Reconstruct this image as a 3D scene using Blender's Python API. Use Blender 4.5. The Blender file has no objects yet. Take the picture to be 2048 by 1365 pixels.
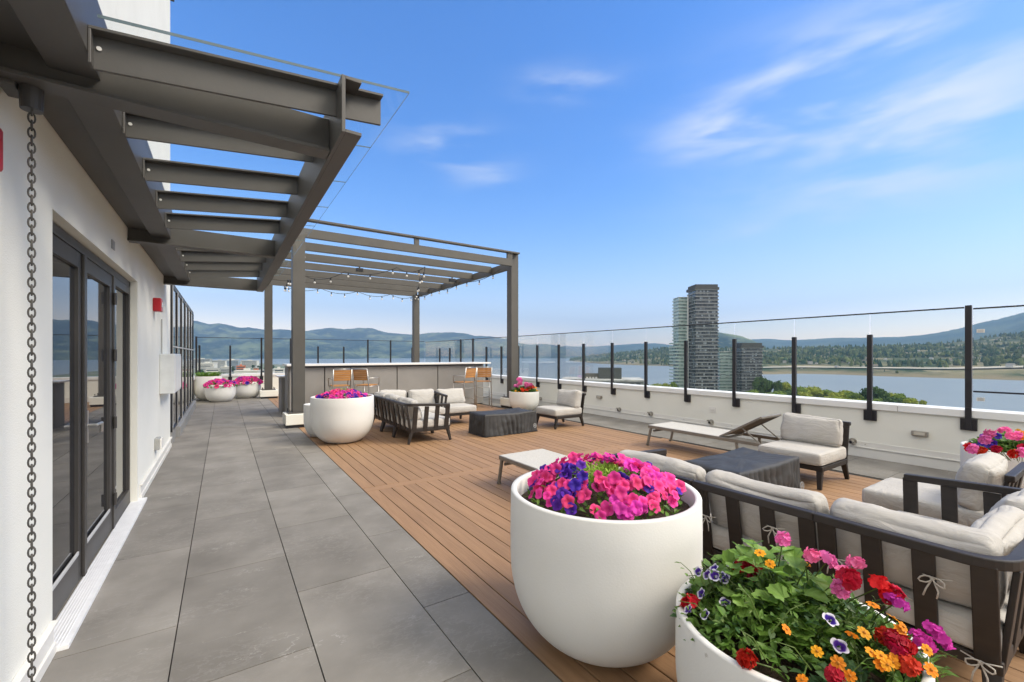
import bpy, bmesh, math, random
from mathutils import Vector, Matrix, noise as mnoise
R = math.radians
rnd = random.Random(7)
sc = bpy.context.scene
COL = sc.collection

# ------------------------------------------------------------------ camera
HEAD = 33.84                      # heading, degrees from +Y towards +X
cam = bpy.data.cameras.new("camera")
cam.sensor_width = 36.0
cam.lens = 36.0 * 862 / 2048
cam.shift_y = 28.5 / 2048
cam.clip_start = 0.05
cam.clip_end = 60000
co = bpy.data.objects.new("camera", cam)
co.location = (0, 0, 1.5)
co.rotation_euler = (R(90), 0, R(-HEAD))
COL.objects.link(co)
sc.camera = co

# ------------------------------------------------------------------ sky and sun
SUN_EL, SUN_AZ = 43.0, 136.0      # azimuth clockwise from +Y: behind the viewer, to the right
sc.view_settings.view_transform = 'Standard'
sc.view_settings.look = 'None'
sc.view_settings.exposure = 1.15
sc.view_settings.gamma = 1.0
world = bpy.data.worlds.new("World")
sc.world = world
world.use_nodes = True
def build_sky():
    nt = world.node_tree
    N, L = nt.nodes, nt.links
    N.clear()
    out = N.new('ShaderNodeOutputWorld')
    bg = N.new('ShaderNodeBackground')
    bg.inputs['Strength'].default_value = 0.15
    L.new(bg.outputs[0], out.inputs[0])
    sky = N.new('ShaderNodeTexSky')
    sky.sky_type = 'NISHITA'
    sky.sun_disc = False
    sky.sun_elevation = R(SUN_EL)
    sky.sun_rotation = R(SUN_AZ)
    sky.altitude = 400
    sky.air_density = 1.0
    sky.dust_density = 0.35
    sky.ozone_density = 2.0
    def val(x):
        return x
    def math_(op, a, b=None, clamp=False):
        n = N.new('ShaderNodeMath'); n.operation = op; n.use_clamp = clamp
        for i, v in enumerate((a, b)):
            if v is None: continue
            if isinstance(v, (int, float)): n.inputs[i].default_value = v
            else: L.new(v, n.inputs[i])
        return n.outputs[0]
    def dot(vsock, c):
        n = N.new('ShaderNodeVectorMath'); n.operation = 'DOT_PRODUCT'
        L.new(vsock, n.inputs[0]); n.inputs[1].default_value = c
        return n.outputs['Value']
    def smooth(v, a, b):
        n = N.new('ShaderNodeMapRange'); n.interpolation_type = 'SMOOTHSTEP'
        L.new(v, n.inputs[0])
        n.inputs[1].default_value = a; n.inputs[2].default_value = b
        return n.outputs[0]
    tc = N.new('ShaderNodeTexCoord')
    D = tc.outputs['Generated']
    hs = N.new('ShaderNodeHueSaturation')
    hs.inputs['Hue'].default_value = 0.512
    hs.inputs['Saturation'].default_value = 1.40
    hs.inputs['Value'].default_value = 0.82
    L.new(sky.outputs[0], hs.inputs['Color'])
    low = smooth(dot(D, (0, 0, 1)), 0.0, 0.42)
    ht = N.new('ShaderNodeMix'); ht.data_type = 'RGBA'; ht.blend_type = 'MULTIPLY'
    inv = math_('SUBTRACT', 1.0, low)
    L.new(inv, ht.inputs[0]); L.new(hs.outputs[0], ht.inputs[6]); ht.inputs[7].default_value = (2.1, 1.31, 1.02, 1)
    # thin cirrus: stretched noise gathered round a few directions of the sky
    mp = N.new('ShaderNodeMapping')
    mp.inputs['Rotation'].default_value = (R(8), R(-14), R(HEAD))
    mp.inputs['Scale'].default_value = (3.2, 3.2, 13.0)
    L.new(D, mp.inputs[0])
    nz = N.new('ShaderNodeTexNoise')
    nz.inputs['Scale'].default_value = 1.5
    nz.inputs['Detail'].default_value = 4
    nz.inputs['Roughness'].default_value = 0.48
    nz.inputs['Distortion'].default_value = 0.25
    L.new(mp.outputs[0], nz.inputs[0])
    wisp = smooth(nz.outputs[0], 0.36, 0.74)
    right = (0.8305, -0.557, 0.0)
    total = None
    # (bearing right of +Y in degrees, elevation, half width, half height, amount)
    for br, el, sw, sh, am in ((40.8, 32.0, .075, .020, 1.1), (25.5, 25.6, .085, .034, .9), (30.5, 22.5, .06, .026, .8),
                               (61.0, 24.6, .11, .040, 1.1), (70.0, 27.5, .17, .055, .75), (77.0, 26.0, .16, .09, .6),
                               (77.0, 19.0, .15, .05, .9), (72.0, 15.0, .10, .02, .4), (75.0, 21.0, .28, .13, .30), (61.0, 14.2, .12, .016, .3)):
        c = (math.sin(R(br)) * math.cos(R(el)), math.cos(R(br)) * math.cos(R(el)), math.sin(R(el)))
        tr = (math.cos(R(br)), -math.sin(R(br)), 0.0)
        a = math_('DIVIDE', dot(D, tr), sw)
        b = math_('DIVIDE', math_('SUBTRACT', dot(D, (0, 0, 1)), c[2]), sh)
        q = math_('ADD', math_('MULTIPLY', a, a), math_('MULTIPLY', b, b))
        g = math_('MULTIPLY', math_('EXPONENT', math_('MULTIPLY', q, -1.0)), am)
        total = g if total is None else math_('ADD', total, g)
    veil = math_('MULTIPLY', smooth(dot(D, (math.sin(R(84)), math.cos(R(84)), .2)), .80, 1.02), .12)
    cl = math_('ADD', math_('MULTIPLY', math_('MULTIPLY', wisp, total), 0.85), veil, True)
    m1 = N.new('ShaderNodeMix'); m1.data_type = 'RGBA'
    L.new(cl, m1.inputs[0]); L.new(ht.outputs[2], m1.inputs[6])
    m1.inputs[7].default_value = (2.75, 2.85, 3.15, 1)
    # unseen bright overcast added overhead and behind the viewer as neutral fill light
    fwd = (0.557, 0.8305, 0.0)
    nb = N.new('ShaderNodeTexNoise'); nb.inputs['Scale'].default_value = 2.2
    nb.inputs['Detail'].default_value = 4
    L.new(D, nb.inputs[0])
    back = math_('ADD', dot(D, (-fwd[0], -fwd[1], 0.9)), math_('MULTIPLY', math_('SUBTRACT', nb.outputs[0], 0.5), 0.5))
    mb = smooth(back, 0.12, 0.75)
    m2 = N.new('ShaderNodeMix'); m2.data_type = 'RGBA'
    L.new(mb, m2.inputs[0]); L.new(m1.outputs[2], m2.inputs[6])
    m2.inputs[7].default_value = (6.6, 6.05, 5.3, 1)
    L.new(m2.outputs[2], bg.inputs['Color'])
build_sky()
sl = bpy.data.lights.new("sun", 'SUN')
sl.energy = 2.1
sl.angle = R(25)
sl.color = (1.0, 0.90, 0.76)
so = bpy.data.objects.new("sun", sl)
d = Vector((math.sin(R(SUN_AZ)) * math.cos(R(SUN_EL)), math.cos(R(SUN_AZ)) * math.cos(R(SUN_EL)), math.sin(R(SUN_EL))))
so.rotation_euler = d.to_track_quat('Z', 'Y').to_euler()
so.location = (0, -5, 30)
COL.objects.link(so)

# ------------------------------------------------------------------ materials
def lin(r, g, b):
    f = lambda c: (c / 255 / 12.92) if c / 255 <= 0.04045 else ((c / 255 + 0.055) / 1.055) ** 2.4
    return (f(r), f(g), f(b))
def mat(name, c1, c2=None, rough=0.5, metal=0.0, scale=8.0, stretch=(1, 1, 1), bump=0.0, bscale=60.0,
        island=0.0, spec=0.5, lo=0.3, hi=0.7, detail=5.0, dirt=None):
    m = bpy.data.materials.new(name); m.use_nodes = True
    nt = m.node_tree; N, L = nt.nodes, nt.links
    p = N['Principled BSDF']
    p.inputs['Roughness'].default_value = rough
    p.inputs['Metallic'].default_value = metal
    p.inputs['Specular IOR Level'].default_value = spec
    tc = N.new('ShaderNodeTexCoord'); mp = N.new('ShaderNodeMapping')
    mp.inputs['Scale'].default_value = stretch
    L.new(tc.outputs['Object'], mp.inputs[0])
    nz = N.new('ShaderNodeTexNoise'); nz.inputs['Scale'].default_value = scale
    nz.inputs['Detail'].default_value = detail
    L.new(mp.outputs[0], nz.inputs[0])
    mr = N.new('ShaderNodeMapRange'); mr.inputs[1].default_value = lo; mr.inputs[2].default_value = hi
    L.new(nz.outputs[0], mr.inputs[0])
    mx = N.new('ShaderNodeMix'); mx.data_type = 'RGBA'
    c2 = c2 or tuple(x * 0.86 for x in c1)
    mx.inputs[6].default_value = (*c1, 1); mx.inputs[7].default_value = (*c2, 1)
    L.new(mr.outputs[0], mx.inputs[0])
    colr = mx.outputs[2]
    if dirt:
        dn = N.new('ShaderNodeTexNoise'); dn.inputs['Scale'].default_value = dirt[1]; dn.inputs['Detail'].default_value = 8
        dn.inputs['Roughness'].default_value = 0.7
        L.new(tc.outputs['Object'], dn.inputs[0])
        dr = N.new('ShaderNodeMapRange'); dr.inputs[1].default_value = dirt[2]; dr.inputs[2].default_value = dirt[2] + dirt[3]
        L.new(dn.outputs[0], dr.inputs[0])
        m3 = N.new('ShaderNodeMix'); m3.data_type = 'RGBA'
        L.new(dr.outputs[0], m3.inputs[0]); L.new(colr, m3.inputs[6]); m3.inputs[7].default_value = (*dirt[0], 1)
        colr = m3.outputs[2]
    if island:
        g = N.new('ShaderNodeNewGeometry')
        ir = N.new('ShaderNodeMapRange'); ir.inputs[3].default_value = 1 - island; ir.inputs[4].default_value = 1 + island
        L.new(g.outputs['Random Per Island'], ir.inputs[0])
        m4 = N.new('ShaderNodeVectorMath'); m4.operation = 'SCALE'
        L.new(colr, m4.inputs[0]); L.new(ir.outputs[0], m4.inputs['Scale'])
        colr = m4.outputs[0]
    L.new(colr, p.inputs['Base Color'])
    if bump:
        b = N.new('ShaderNodeBump'); b.inputs['Strength'].default_value = bump; b.inputs['Distance'].default_value = 0.01
        bn = N.new('ShaderNodeTexNoise'); bn.inputs['Scale'].default_value = bscale; bn.inputs['Detail'].default_value = 4
        L.new(mp.outputs[0], bn.inputs[0]); L.new(bn.outputs[0], b.inputs['Height'])
        L.new(b.outputs[0], p.inputs['Normal'])
    return m
def radial(name, stops, rough=0.6, sss=0.0, size=1.0):
    """petal material: colour runs from throat to rim of a bloom (object coordinates)"""
    m = bpy.data.materials.new(name); m.use_nodes = True
    nt = m.node_tree; N, L = nt.nodes, nt.links
    p = N['Principled BSDF']; p.inputs['Roughness'].default_value = rough
    p.inputs['Specular IOR Level'].default_value = 0.25
    tc = N.new('ShaderNodeTexCoord'); ln = N.new('ShaderNodeVectorMath'); ln.operation = 'LENGTH'
    L.new(tc.outputs['Object'], ln.inputs[0])
    md = N.new('ShaderNodeMath'); md.operation = 'DIVIDE'; md.inputs[1].default_value = size
    L.new(ln.outputs['Value'], md.inputs[0])
    cr = N.new('ShaderNodeValToRGB')
    while len(cr.color_ramp.elements) < len(stops): cr.color_ramp.elements.new(0.5)
    for e, (pos, c) in zip(cr.color_ramp.elements, stops): e.position = pos; e.color = (*c, 1)
    L.new(md.outputs[0], cr.inputs[0])
    oi = N.new('ShaderNodeObjectInfo')
    ir = N.new('ShaderNodeMapRange'); ir.inputs[3].default_value = 0.75; ir.inputs[4].default_value = 1.2
    L.new(oi.outputs['Random'], ir.inputs[0])
    hv = N.new('ShaderNodeHueSaturation')
    L.new(ir.outputs[0], hv.inputs['Value']); L.new(cr.outputs[0], hv.inputs['Color'])
    hr = N.new('ShaderNodeMapRange'); hr.inputs[3].default_value = 0.485; hr.inputs[4].default_value = 0.515
    rr = N.new('ShaderNodeMath'); rr.operation = 'FRACT'
    r7 = N.new('ShaderNodeMath'); r7.operation = 'MULTIPLY'; r7.inputs[1].default_value = 7.3
    L.new(oi.outputs['Random'], r7.inputs[0]); L.new(r7.outputs[0], rr.inputs[0]); L.new(rr.outputs[0], hr.inputs[0])
    L.new(hr.outputs[0], hv.inputs['Hue'])
    L.new(hv.outputs[0], p.inputs['Base Color'])
    tr = N.new('ShaderNodeBsdfTranslucent'); L.new(hv.outputs[0], tr.inputs[0])
    ms = N.new('ShaderNodeMixShader'); ms.inputs[0].default_value = 0.25
    L.new(p.outputs[0], ms.inputs[1]); L.new(tr.outputs[0], ms.inputs[2])
    L.new(ms.outputs[0], N['Material Output'].inputs[0])
    return m
def glass_clear(name, tint, ior=1.45, refl=1.0):
    m = bpy.data.materials.new(name); m.use_nodes = True
    nt = m.node_tree; N, L = nt.nodes, nt.links
    N.remove(N['Principled BSDF'])
    t = N.new('ShaderNodeBsdfTransparent'); t.inputs[0].default_value = (*tint, 1)
    g = N.new('ShaderNodeBsdfGlossy'); g.inputs['Roughness'].default_value = 0.01
    f = N.new('ShaderNodeFresnel'); f.inputs[0].default_value = ior
    mu = N.new('ShaderNodeMath'); mu.operation = 'MULTIPLY'; mu.inputs[1].default_value = refl
    L.new(f.outputs[0], mu.inputs[0])
    ms = N.new('ShaderNodeMixShader'); L.new(mu.outputs[0], ms.inputs[0])
    L.new(t.outputs[0], ms.inputs[1]); L.new(g.outputs[0], ms.inputs[2])
    L.new(ms.outputs[0], N['Material Output'].inputs[0])
    return m
def tile_material():
    m = mat("slate_tile", (.172, .161, .143), (.255, .240, .215), rough=0.75, spec=.18, scale=2.2, stretch=(1, 1, 1), bump=0.10, bscale=22,
            island=0.12, detail=9)
    nt = m.node_tree; N, L = nt.nodes, nt.links
    p = N['Principled BSDF']
    src = p.inputs['Base Color'].links[0].from_socket
    tc = N.new('ShaderNodeTexCoord')
    def vein(scale, w, rot, mscale, cut):
        mp = N.new('ShaderNodeMapping'); mp.inputs['Rotation'].default_value = (0, 0, rot); mp.inputs['Scale'].default_value = (1, 2.1, 1)
        L.new(tc.outputs['Object'], mp.inputs[0])
        n = N.new('ShaderNodeTexNoise'); n.inputs['Scale'].default_value = scale; n.inputs['Detail'].default_value = 6
        n.inputs['Roughness'].default_value = 0.62
        L.new(mp.outputs[0], n.inputs[0])
        s = N.new('ShaderNodeMath'); s.operation = 'SUBTRACT'; s.inputs[1].default_value = 0.5; L.new(n.outputs[0], s.inputs[0])
        a = N.new('ShaderNodeMath'); a.operation = 'ABSOLUTE'; L.new(s.outputs[0], a.inputs[0])
        r = N.new('ShaderNodeMapRange'); r.inputs[1].default_value = 0.0; r.inputs[2].default_value = w
        r.inputs[3].default_value = 1.0; r.inputs[4].default_value = 0.0; L.new(a.outputs[0], r.inputs[0])
        k = N.new('ShaderNodeTexNoise'); k.inputs['Scale'].default_value = mscale; k.inputs['Detail'].default_value = 2
        L.new(tc.outputs['Object'], k.inputs[0])
        kr = N.new('ShaderNodeMapRange'); kr.inputs[1].default_value = cut; kr.inputs[2].default_value = cut + .12; L.new(k.outputs[0], kr.inputs[0])
        q = N.new('ShaderNodeMath'); q.operation = 'MULTIPLY'; L.new(r.outputs[0], q.inputs[0]); L.new(kr.outputs[0], q.inputs[1])
        return q.outputs[0]
    for (sc_, w, rot, ms_, cut, amt, c) in ((1.1, .0045, .6, 2.3, .53, .46, (.50, .49, .46)), (2.3, .006, -.5, 3.1, .54, .34, (.46, .44, .41)),
                                           (7.0, .03, .9, 1.5, .45, .18, (.38, .365, .345))):
        v = vein(sc_, w, rot, ms_, cut)
        mu = N.new('ShaderNodeMath'); mu.operation = 'MULTIPLY'; mu.inputs[1].default_value = amt; L.new(v, mu.inputs[0])
        mx = N.new('ShaderNodeMix'); mx.data_type = 'RGBA'
        L.new(mu.outputs[0], mx.inputs[0]); L.new(src, mx.inputs[6]); mx.inputs[7].default_value = (*c, 1)
        src = mx.outputs[2]
    L.new(src, p.inputs['Base Color'])
    return m
def window_grid_material(name, ca, cb, cell, lit):
    """facade glass whose panes differ a little: random value per window cell"""
    m = bpy.data.materials.new(name); m.use_nodes = True
    nt = m.node_tree; N, L = nt.nodes, nt.links
    p = N['Principled BSDF']; p.inputs['Roughness'].default_value = 0.12
    tc = N.new('ShaderNodeTexCoord')
    dv = N.new('ShaderNodeVectorMath'); dv.operation = 'DIVIDE'; dv.inputs[1].default_value = cell
    L.new(tc.outputs['Object'], dv.inputs[0])
    fl = N.new('ShaderNodeVectorMath'); fl.operation = 'FLOOR'; L.new(dv.outputs[0], fl.inputs[0])
    wn = N.new('ShaderNodeTexWhiteNoise'); L.new(fl.outputs[0], wn.inputs['Vector'])
    cr = N.new('ShaderNodeValToRGB')
    cr.color_ramp.elements[0].position = 0.0; cr.color_ramp.elements[0].color = (*ca, 1)
    cr.color_ramp.elements[1].position = 0.75; cr.color_ramp.elements[1].color = (*cb, 1)
    e = cr.color_ramp.elements.new(0.97); e.color = (*lit, 1)
    cr.color_ramp.interpolation = 'CONSTANT' if False else 'LINEAR'
    L.new(wn.outputs['Value'], cr.inputs[0]); L.new(cr.outputs[0], p.inputs['Base Color'])
    return m

STUCCO = mat("cream_stucco", (.79, .785, .72), (.74, .735, .67), rough=.9, scale=1.3, bump=.25, bscale=180, spec=.2, dirt=((.55, .53, .48), .9, .66, .25))
WHITE_METAL = mat("white_flashing", (.74, .73, .69), (.68, .67, .63), rough=.45, scale=3, bump=.03, bscale=8)
COPING = mat("white_coping", (.80, .80, .79), (.74, .74, .72), rough=.4, scale=2)
STEEL = mat("bronze_grey_steel", (.080, .076, .070), (.064, .061, .056), rough=.5, scale=2.5, bump=.04, bscale=40, dirt=((.15, .14, .125), 3.0, .68, .12))
STEEL2 = mat("pergola_steel", (.088, .082, .072), (.074, .069, .061), rough=.55, scale=2.5, bump=.03, bscale=30)
BLACK = mat("black_post_metal", (.012, .012, .016), (.017, .017, .021), rough=.38, scale=6)
FENCE_GLASS = glass_clear("railing_glass", (.955, .975, .97), 1.4, 0.25)
CANOPY_GLASS = glass_clear("canopy_glass", (.985, .993, .99), 1.4, 0.04)
GLASS_EDGE = mat("glass_edge", (.11, .16, .18), rough=.15)
WIN = mat("dark_window_glass", (.016, .017, .020), (.02, .021, .025), rough=.015, scale=1, spec=1.0)
WIN.node_tree.nodes['Principled BSDF'].inputs['IOR'].default_value = 1.8
CURTAIN = mat("tinted_curtain_glass", (.012, .012, .016), rough=.05, scale=1, spec=.5)
WIN.node_tree.nodes['Principled BSDF'].inputs['IOR'].default_value = 2.1
DOORMETAL = mat("dark_bronze_frame", (.050, .046, .043), (.042, .039, .036), rough=.42, scale=5)
MULLION = mat("silver_mullion", (.55, .55, .54), rough=.4, scale=5)
TILE = tile_material()
GROUT = mat("dark_joint", (.035, .033, .03), rough=.9)
DECKM = mat("composite_deck_board", (.325, .193, .101), (.258, .150, .077), rough=.62, scale=2.0, stretch=(16, 1.0, 16), bump=.22, bscale=9,
            island=.085, detail=8, dirt=((.205, .127, .078), 1.1, .60, .30))
DECKX = mat("composite_cross_board", (.325, .193, .101), (.258, .150, .077), rough=.62, scale=2.0, stretch=(1.0, 16, 16), bump=.22, bscale=9,
            island=.085, detail=8)
PLANTER = mat("white_planter", (.715, .71, .685), (.67, .665, .64), rough=.55, scale=2.4, bump=.08, bscale=120, spec=.35,
              dirt=((.46, .44, .40), 19.0, .662, .04))
SOIL = mat("potting_soil", (.035, .022, .014), (.09, .058, .036), rough=.95, scale=70, bump=1.0, bscale=120)
WOOD = mat("espresso_wood", (.014, .0105, .009), (.022, .016, .013), rough=.5, scale=3, stretch=(1, 1, 12), bump=.05, bscale=30, dirt=((.055, .043, .035), 9.0, .66, .1))
def crease(m):
    nt = m.node_tree; N, L = nt.nodes, nt.links; p = N['Principled BSDF']; b0 = p.inputs['Normal'].links[0].from_node
    n = N.new('ShaderNodeTexNoise'); n.inputs['Scale'].default_value = 11; n.inputs['Detail'].default_value = 3; n.inputs['Distortion'].default_value = 1.6
    tc = N.new('ShaderNodeTexCoord'); mp = N.new('ShaderNodeMapping'); mp.inputs['Scale'].default_value = (.55, 1, 1.3); L.new(tc.outputs['Object'], mp.inputs[0]); L.new(mp.outputs[0], n.inputs[0])
    b = N.new('ShaderNodeBump'); b.inputs['Strength'].default_value = .55; b.inputs['Distance'].default_value = .02; L.new(n.outputs[0], b.inputs['Height']); L.new(b.outputs[0], b0.inputs['Normal'])
FABRIC = mat("light_grey_fabric", (.47, .455, .43), (.42, .405, .38), rough=.95, scale=5, bump=.22, bscale=420, spec=.15)
crease(FABRIC)
TIE = mat("cushion_tie", (.46, .43, .385), rough=.9, scale=30)
COVER = mat("black_vinyl_cover", (.034, .034, .035), (.050, .050, .051), rough=.55, spec=.3, scale=5, bump=.10, bscale=120)
EMBLEM = mat("grey_print", (.30, .31, .32), rough=.7)
SLING = mat("beige_sling", (.50, .485, .445), (.455, .44, .405), rough=.8, scale=40, bump=.2, bscale=500)
TAUPE = mat("taupe_aluminium", (.20, .18, .155), (.175, .158, .136), rough=.4, scale=10)
SLINGB = mat("taupe_sling_back", (.16, .125, .085), (.12, .094, .066), rough=.8, scale=6)
BARP = mat("grey_bar_panel", (.27, .262, .25), (.235, .228, .217), rough=.6, scale=2.0, bump=.05, bscale=50)
BARTOP = mat("white_quartz", (.80, .79, .77), (.74, .73, .71), rough=.25, scale=30)
TEAK = mat("teak_slats", (.52, .25, .075), (.36, .16, .045), rough=.5, scale=2, stretch=(2, 14, 14), bump=.05, bscale=20)
ALU = mat("brushed_aluminium", (.50, .49, .47), rough=.32, metal=.75, scale=12)
RED = mat("red_plastic", (.42, .012, .022), (.36, .010, .018), rough=.35)
GREYBOX = mat("grey_box", (.36, .36, .34), rough=.5)
BULB = mat("frosted_bulb", (.85, .84, .80), rough=.25)
CHAINM = mat("zinc_chain", (.060, .057, .052), (.095, .09, .082), rough=.5, metal=.3, scale=40)
BRASSY = mat("stainless_lamp", (.40, .38, .34), (.33, .31, .28), rough=.35, metal=.6, scale=20)
LENS = mat("lamp_lens", (.55, .52, .45), rough=.2)
SILL = mat("aluminium_threshold", (.78, .79, .80), (.70, .71, .72), rough=.45, metal=0.0, scale=14)

# ------------------------------------------------------------------ helpers
class MB:
    """gathers boxes, bars, tubes and lathes into ONE mesh"""
    def __init__(s): s.v = []; s.f = []; s.mi = []
    def add(s, verts, faces, mi=0):
        o = len(s.v); s.v += [tuple(v) for v in verts]
        s.f += [tuple(i + o for i in f) for f in faces]; s.mi += [mi] * len(faces)
        return s
    def box(s, x0, x1, y0, y1, z0, z1, mi=0):
        v = [(x, y, z) for z in (z0, z1) for y in (y0, y1) for x in (x0, x1)]
        return s.add(v, [(0, 2, 3, 1), (4, 5, 7, 6), (0, 1, 5, 4), (2, 6, 7, 3), (0, 4, 6, 2), (1, 3, 7, 5)], mi)
    def bar(s, p0, p1, w, h, up=(0, 0, 1), w1=None, h1=None, mi=0):
        p0, p1 = Vector(p0), Vector(p1); t = (p1 - p0).normalized(); up = Vector(up)
        sd = t.cross(up)
        if sd.length < 1e-4: sd = t.cross(Vector((1, 0, 0)))
        sd.normalize(); u2 = sd.cross(t)
        w1 = w if w1 is None else w1; h1 = h if h1 is None else h1
        v = []
        for p, a, b in ((p0, w, h), (p1, w1, h1)):
            for i, j in ((-1, -1), (1, -1), (1, 1), (-1, 1)): v.append(p + sd * (i * a / 2) + u2 * (j * b / 2))
        return s.add(v, [(0, 1, 2, 3), (7, 6, 5, 4), (0, 4, 5, 1), (1, 5, 6, 2), (2, 6, 7, 3), (3, 7, 4, 0)], mi)
    def tube(s, pts, r, n=8, closed=False, mi=0, caps=True):
        pts = [Vector(p) for p in pts]; m = len(pts); base = len(s.v); rs = r if isinstance(r, (list, tuple)) else [r] * m
        ref = None; rings = []
        for i, p in enumerate(pts):
            a = pts[(i - 1) % m] if (closed or i > 0) else p
            b = pts[(i + 1) % m] if (closed or i < m - 1) else p
            t = (b - a).normalized()
            if ref is None: ref = t.orthogonal().normalized()
            ref = (ref - t * ref.dot(t))
            ref = ref.normalized() if ref.length > 1e-6 else t.orthogonal().normalized()
            bi = t.cross(ref)
            rings.append([p + (ref * math.cos(2 * math.pi * k / n) + bi * math.sin(2 * math.pi * k / n)) * rs[i] for k in range(n)])
        v = [q for rg in rings for q in rg]; f = []
        for i in range(m if closed else m - 1):
            j = (i + 1) % m
            for k in range(n):
                k2 = (k + 1) % n; f.append((i * n + k, i * n + k2, j * n + k2, j * n + k))
        if not closed and caps:
            f.append(tuple(reversed(range(n)))); f.append(tuple((m - 1) * n + k for k in range(n)))
        return s.add(v, f, mi)
    def sweep(s, pts, w, h, mi=0):
        # rectangular rail bent along a level path, mitred at every point
        pts = [Vector(p) for p in pts]; n = len(pts); v = []; f = []
        for i, p in enumerate(pts):
            t = (pts[min(i + 1, n - 1)] - pts[max(i - 1, 0)]); t.z = 0; t.normalize(); sd = Vector((t.y, -t.x, 0))
            for a, b in ((-1, -1), (1, -1), (1, 1), (-1, 1)): v.append(p + sd * (a * w / 2) + Vector((0, 0, b * h / 2)))
        for i in range(n - 1):
            for k in range(4): k2 = (k + 1) % 4; f.append((i * 4 + k, (i + 1) * 4 + k, (i + 1) * 4 + k2, i * 4 + k2))
        f.append((0, 1, 2, 3)); f.append(tuple((n - 1) * 4 + k for k in (3, 2, 1, 0)))
        return s.add(v, f, mi)
    def lathe(s, prof, n=48, cx=0, cy=0, mi=0):
        v = []; f = []
        for r, z in prof:
            for k in range(n):
                a = 2 * math.pi * k / n; v.append((cx + r * math.cos(a), cy + r * math.sin(a), z))
        for i in range(len(prof) - 1):
            for k in range(n):
                k2 = (k + 1) % n; f.append((i * n + k, i * n + k2, (i + 1) * n + k2, (i + 1) * n + k))
        return s.add(v, f, mi)
    def disc(s, c, r, nrm, n=16, thick=0.004, mi=0):
        c = Vector(c); nrm = Vector(nrm).normalized()
        return s.tube([c, c + nrm * thick], r, n, mi=mi)
    def sphere(s, c, r, n=10, m=6, mi=0, sq=(1, 1, 1)):
        v = [(c[0], c[1], c[2] - r * sq[2])]; f = []
        for i in range(1, m):
            t = math.pi * i / m
            for k in range(n):
                a = 2 * math.pi * k / n
                v.append((c[0] + r * sq[0] * math.sin(t) * math.cos(a), c[1] + r * sq[1] * math.sin(t) * math.sin(a), c[2] - r * sq[2] * math.cos(t)))
        v.append((c[0], c[1], c[2] + r * sq[2])); last = len(v) - 1
        for k in range(n):
            k2 = (k + 1) % n
            f.append((0, 1 + k2, 1 + k)); f.append((last, 1 + (m - 2) * n + k, 1 + (m - 2) * n + k2))
            for i in range(m - 2): f.append((1 + i * n + k, 1 + i * n + k2, 1 + (i + 1) * n + k2, 1 + (i + 1) * n + k))
        return s.add(v, f, mi)
    def mesh(s, name, mats, smooth=False):
        me = bpy.data.meshes.new(name); me.from_pydata(s.v, [], s.f)
        for m in (mats if isinstance(mats, (list, tuple)) else [mats]): me.materials.append(m)
        me.polygons.foreach_set('material_index', s.mi)
        if smooth: me.polygons.foreach_set('use_smooth', [True] * len(me.polygons))
        me.update(); return me
    def build(s, name, mats, parent=None, smooth=False, bevel=0.0, loc=(0, 0, 0), seg=2, label=None):
        o = bpy.data.objects.new(name, s.mesh(name, mats, smooth)); COL.objects.link(o)
        o.location = loc
        if parent: o.parent = parent
        if bevel:
            b = o.modifiers.new('bevel', 'BEVEL'); b.width = bevel; b.segments = seg; b.limit_method = 'ANGLE'
        if label: o['label'] = label
        return o
def tag(o, label, cat, group=None):
    o['label'] = label; o['category'] = cat
    if group: o['group'] = group
    return o
def thing(name, label, cat, loc=(0, 0, 0), rz=0.0, group=None):
    o = bpy.data.objects.new(name, None); COL.objects.link(o); o.empty_display_size = .1
    o.location = loc; o.rotation_euler = (0, 0, rz)
    return tag(o, label, cat, group)
def struct(o, kind='structure'): o['kind'] = kind; return o
def inst(name, me, parent, loc, rot=(0, 0, 0), scale=1.0):
    o = bpy.data.objects.new(name, me); COL.objects.link(o); o.parent = parent; o.location = loc; o.rotation_euler = rot
    o.scale = (scale,) * 3 if isinstance(scale, (int, float)) else scale
    return o
def kids(o): return [c for c in bpy.data.objects if c.parent == o]
def copy_tree(o, parent=None):
    c = o.copy(); COL.objects.link(c)
    if parent: c.parent = parent
    for ch in KID.get(o.name, ()): copy_tree(ch, c)
    return c
KID = {}
def index_kids():
    KID.clear()
    for o in bpy.data.objects:
        if o.parent: KID.setdefault(o.parent.name, []).append(o)
def dup(root, loc, rz, label, group=None):
    index_kids(); c = copy_tree(root); c.location = loc; c.rotation_euler = (0, 0, rz); c['label'] = label
    if group: c['group'] = group
    return c
def fbm(x, y, z=0.0, oct_=4):
    return mnoise.fractal(Vector((x, y, z)), 1.0, 2.0, oct_)

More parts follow.
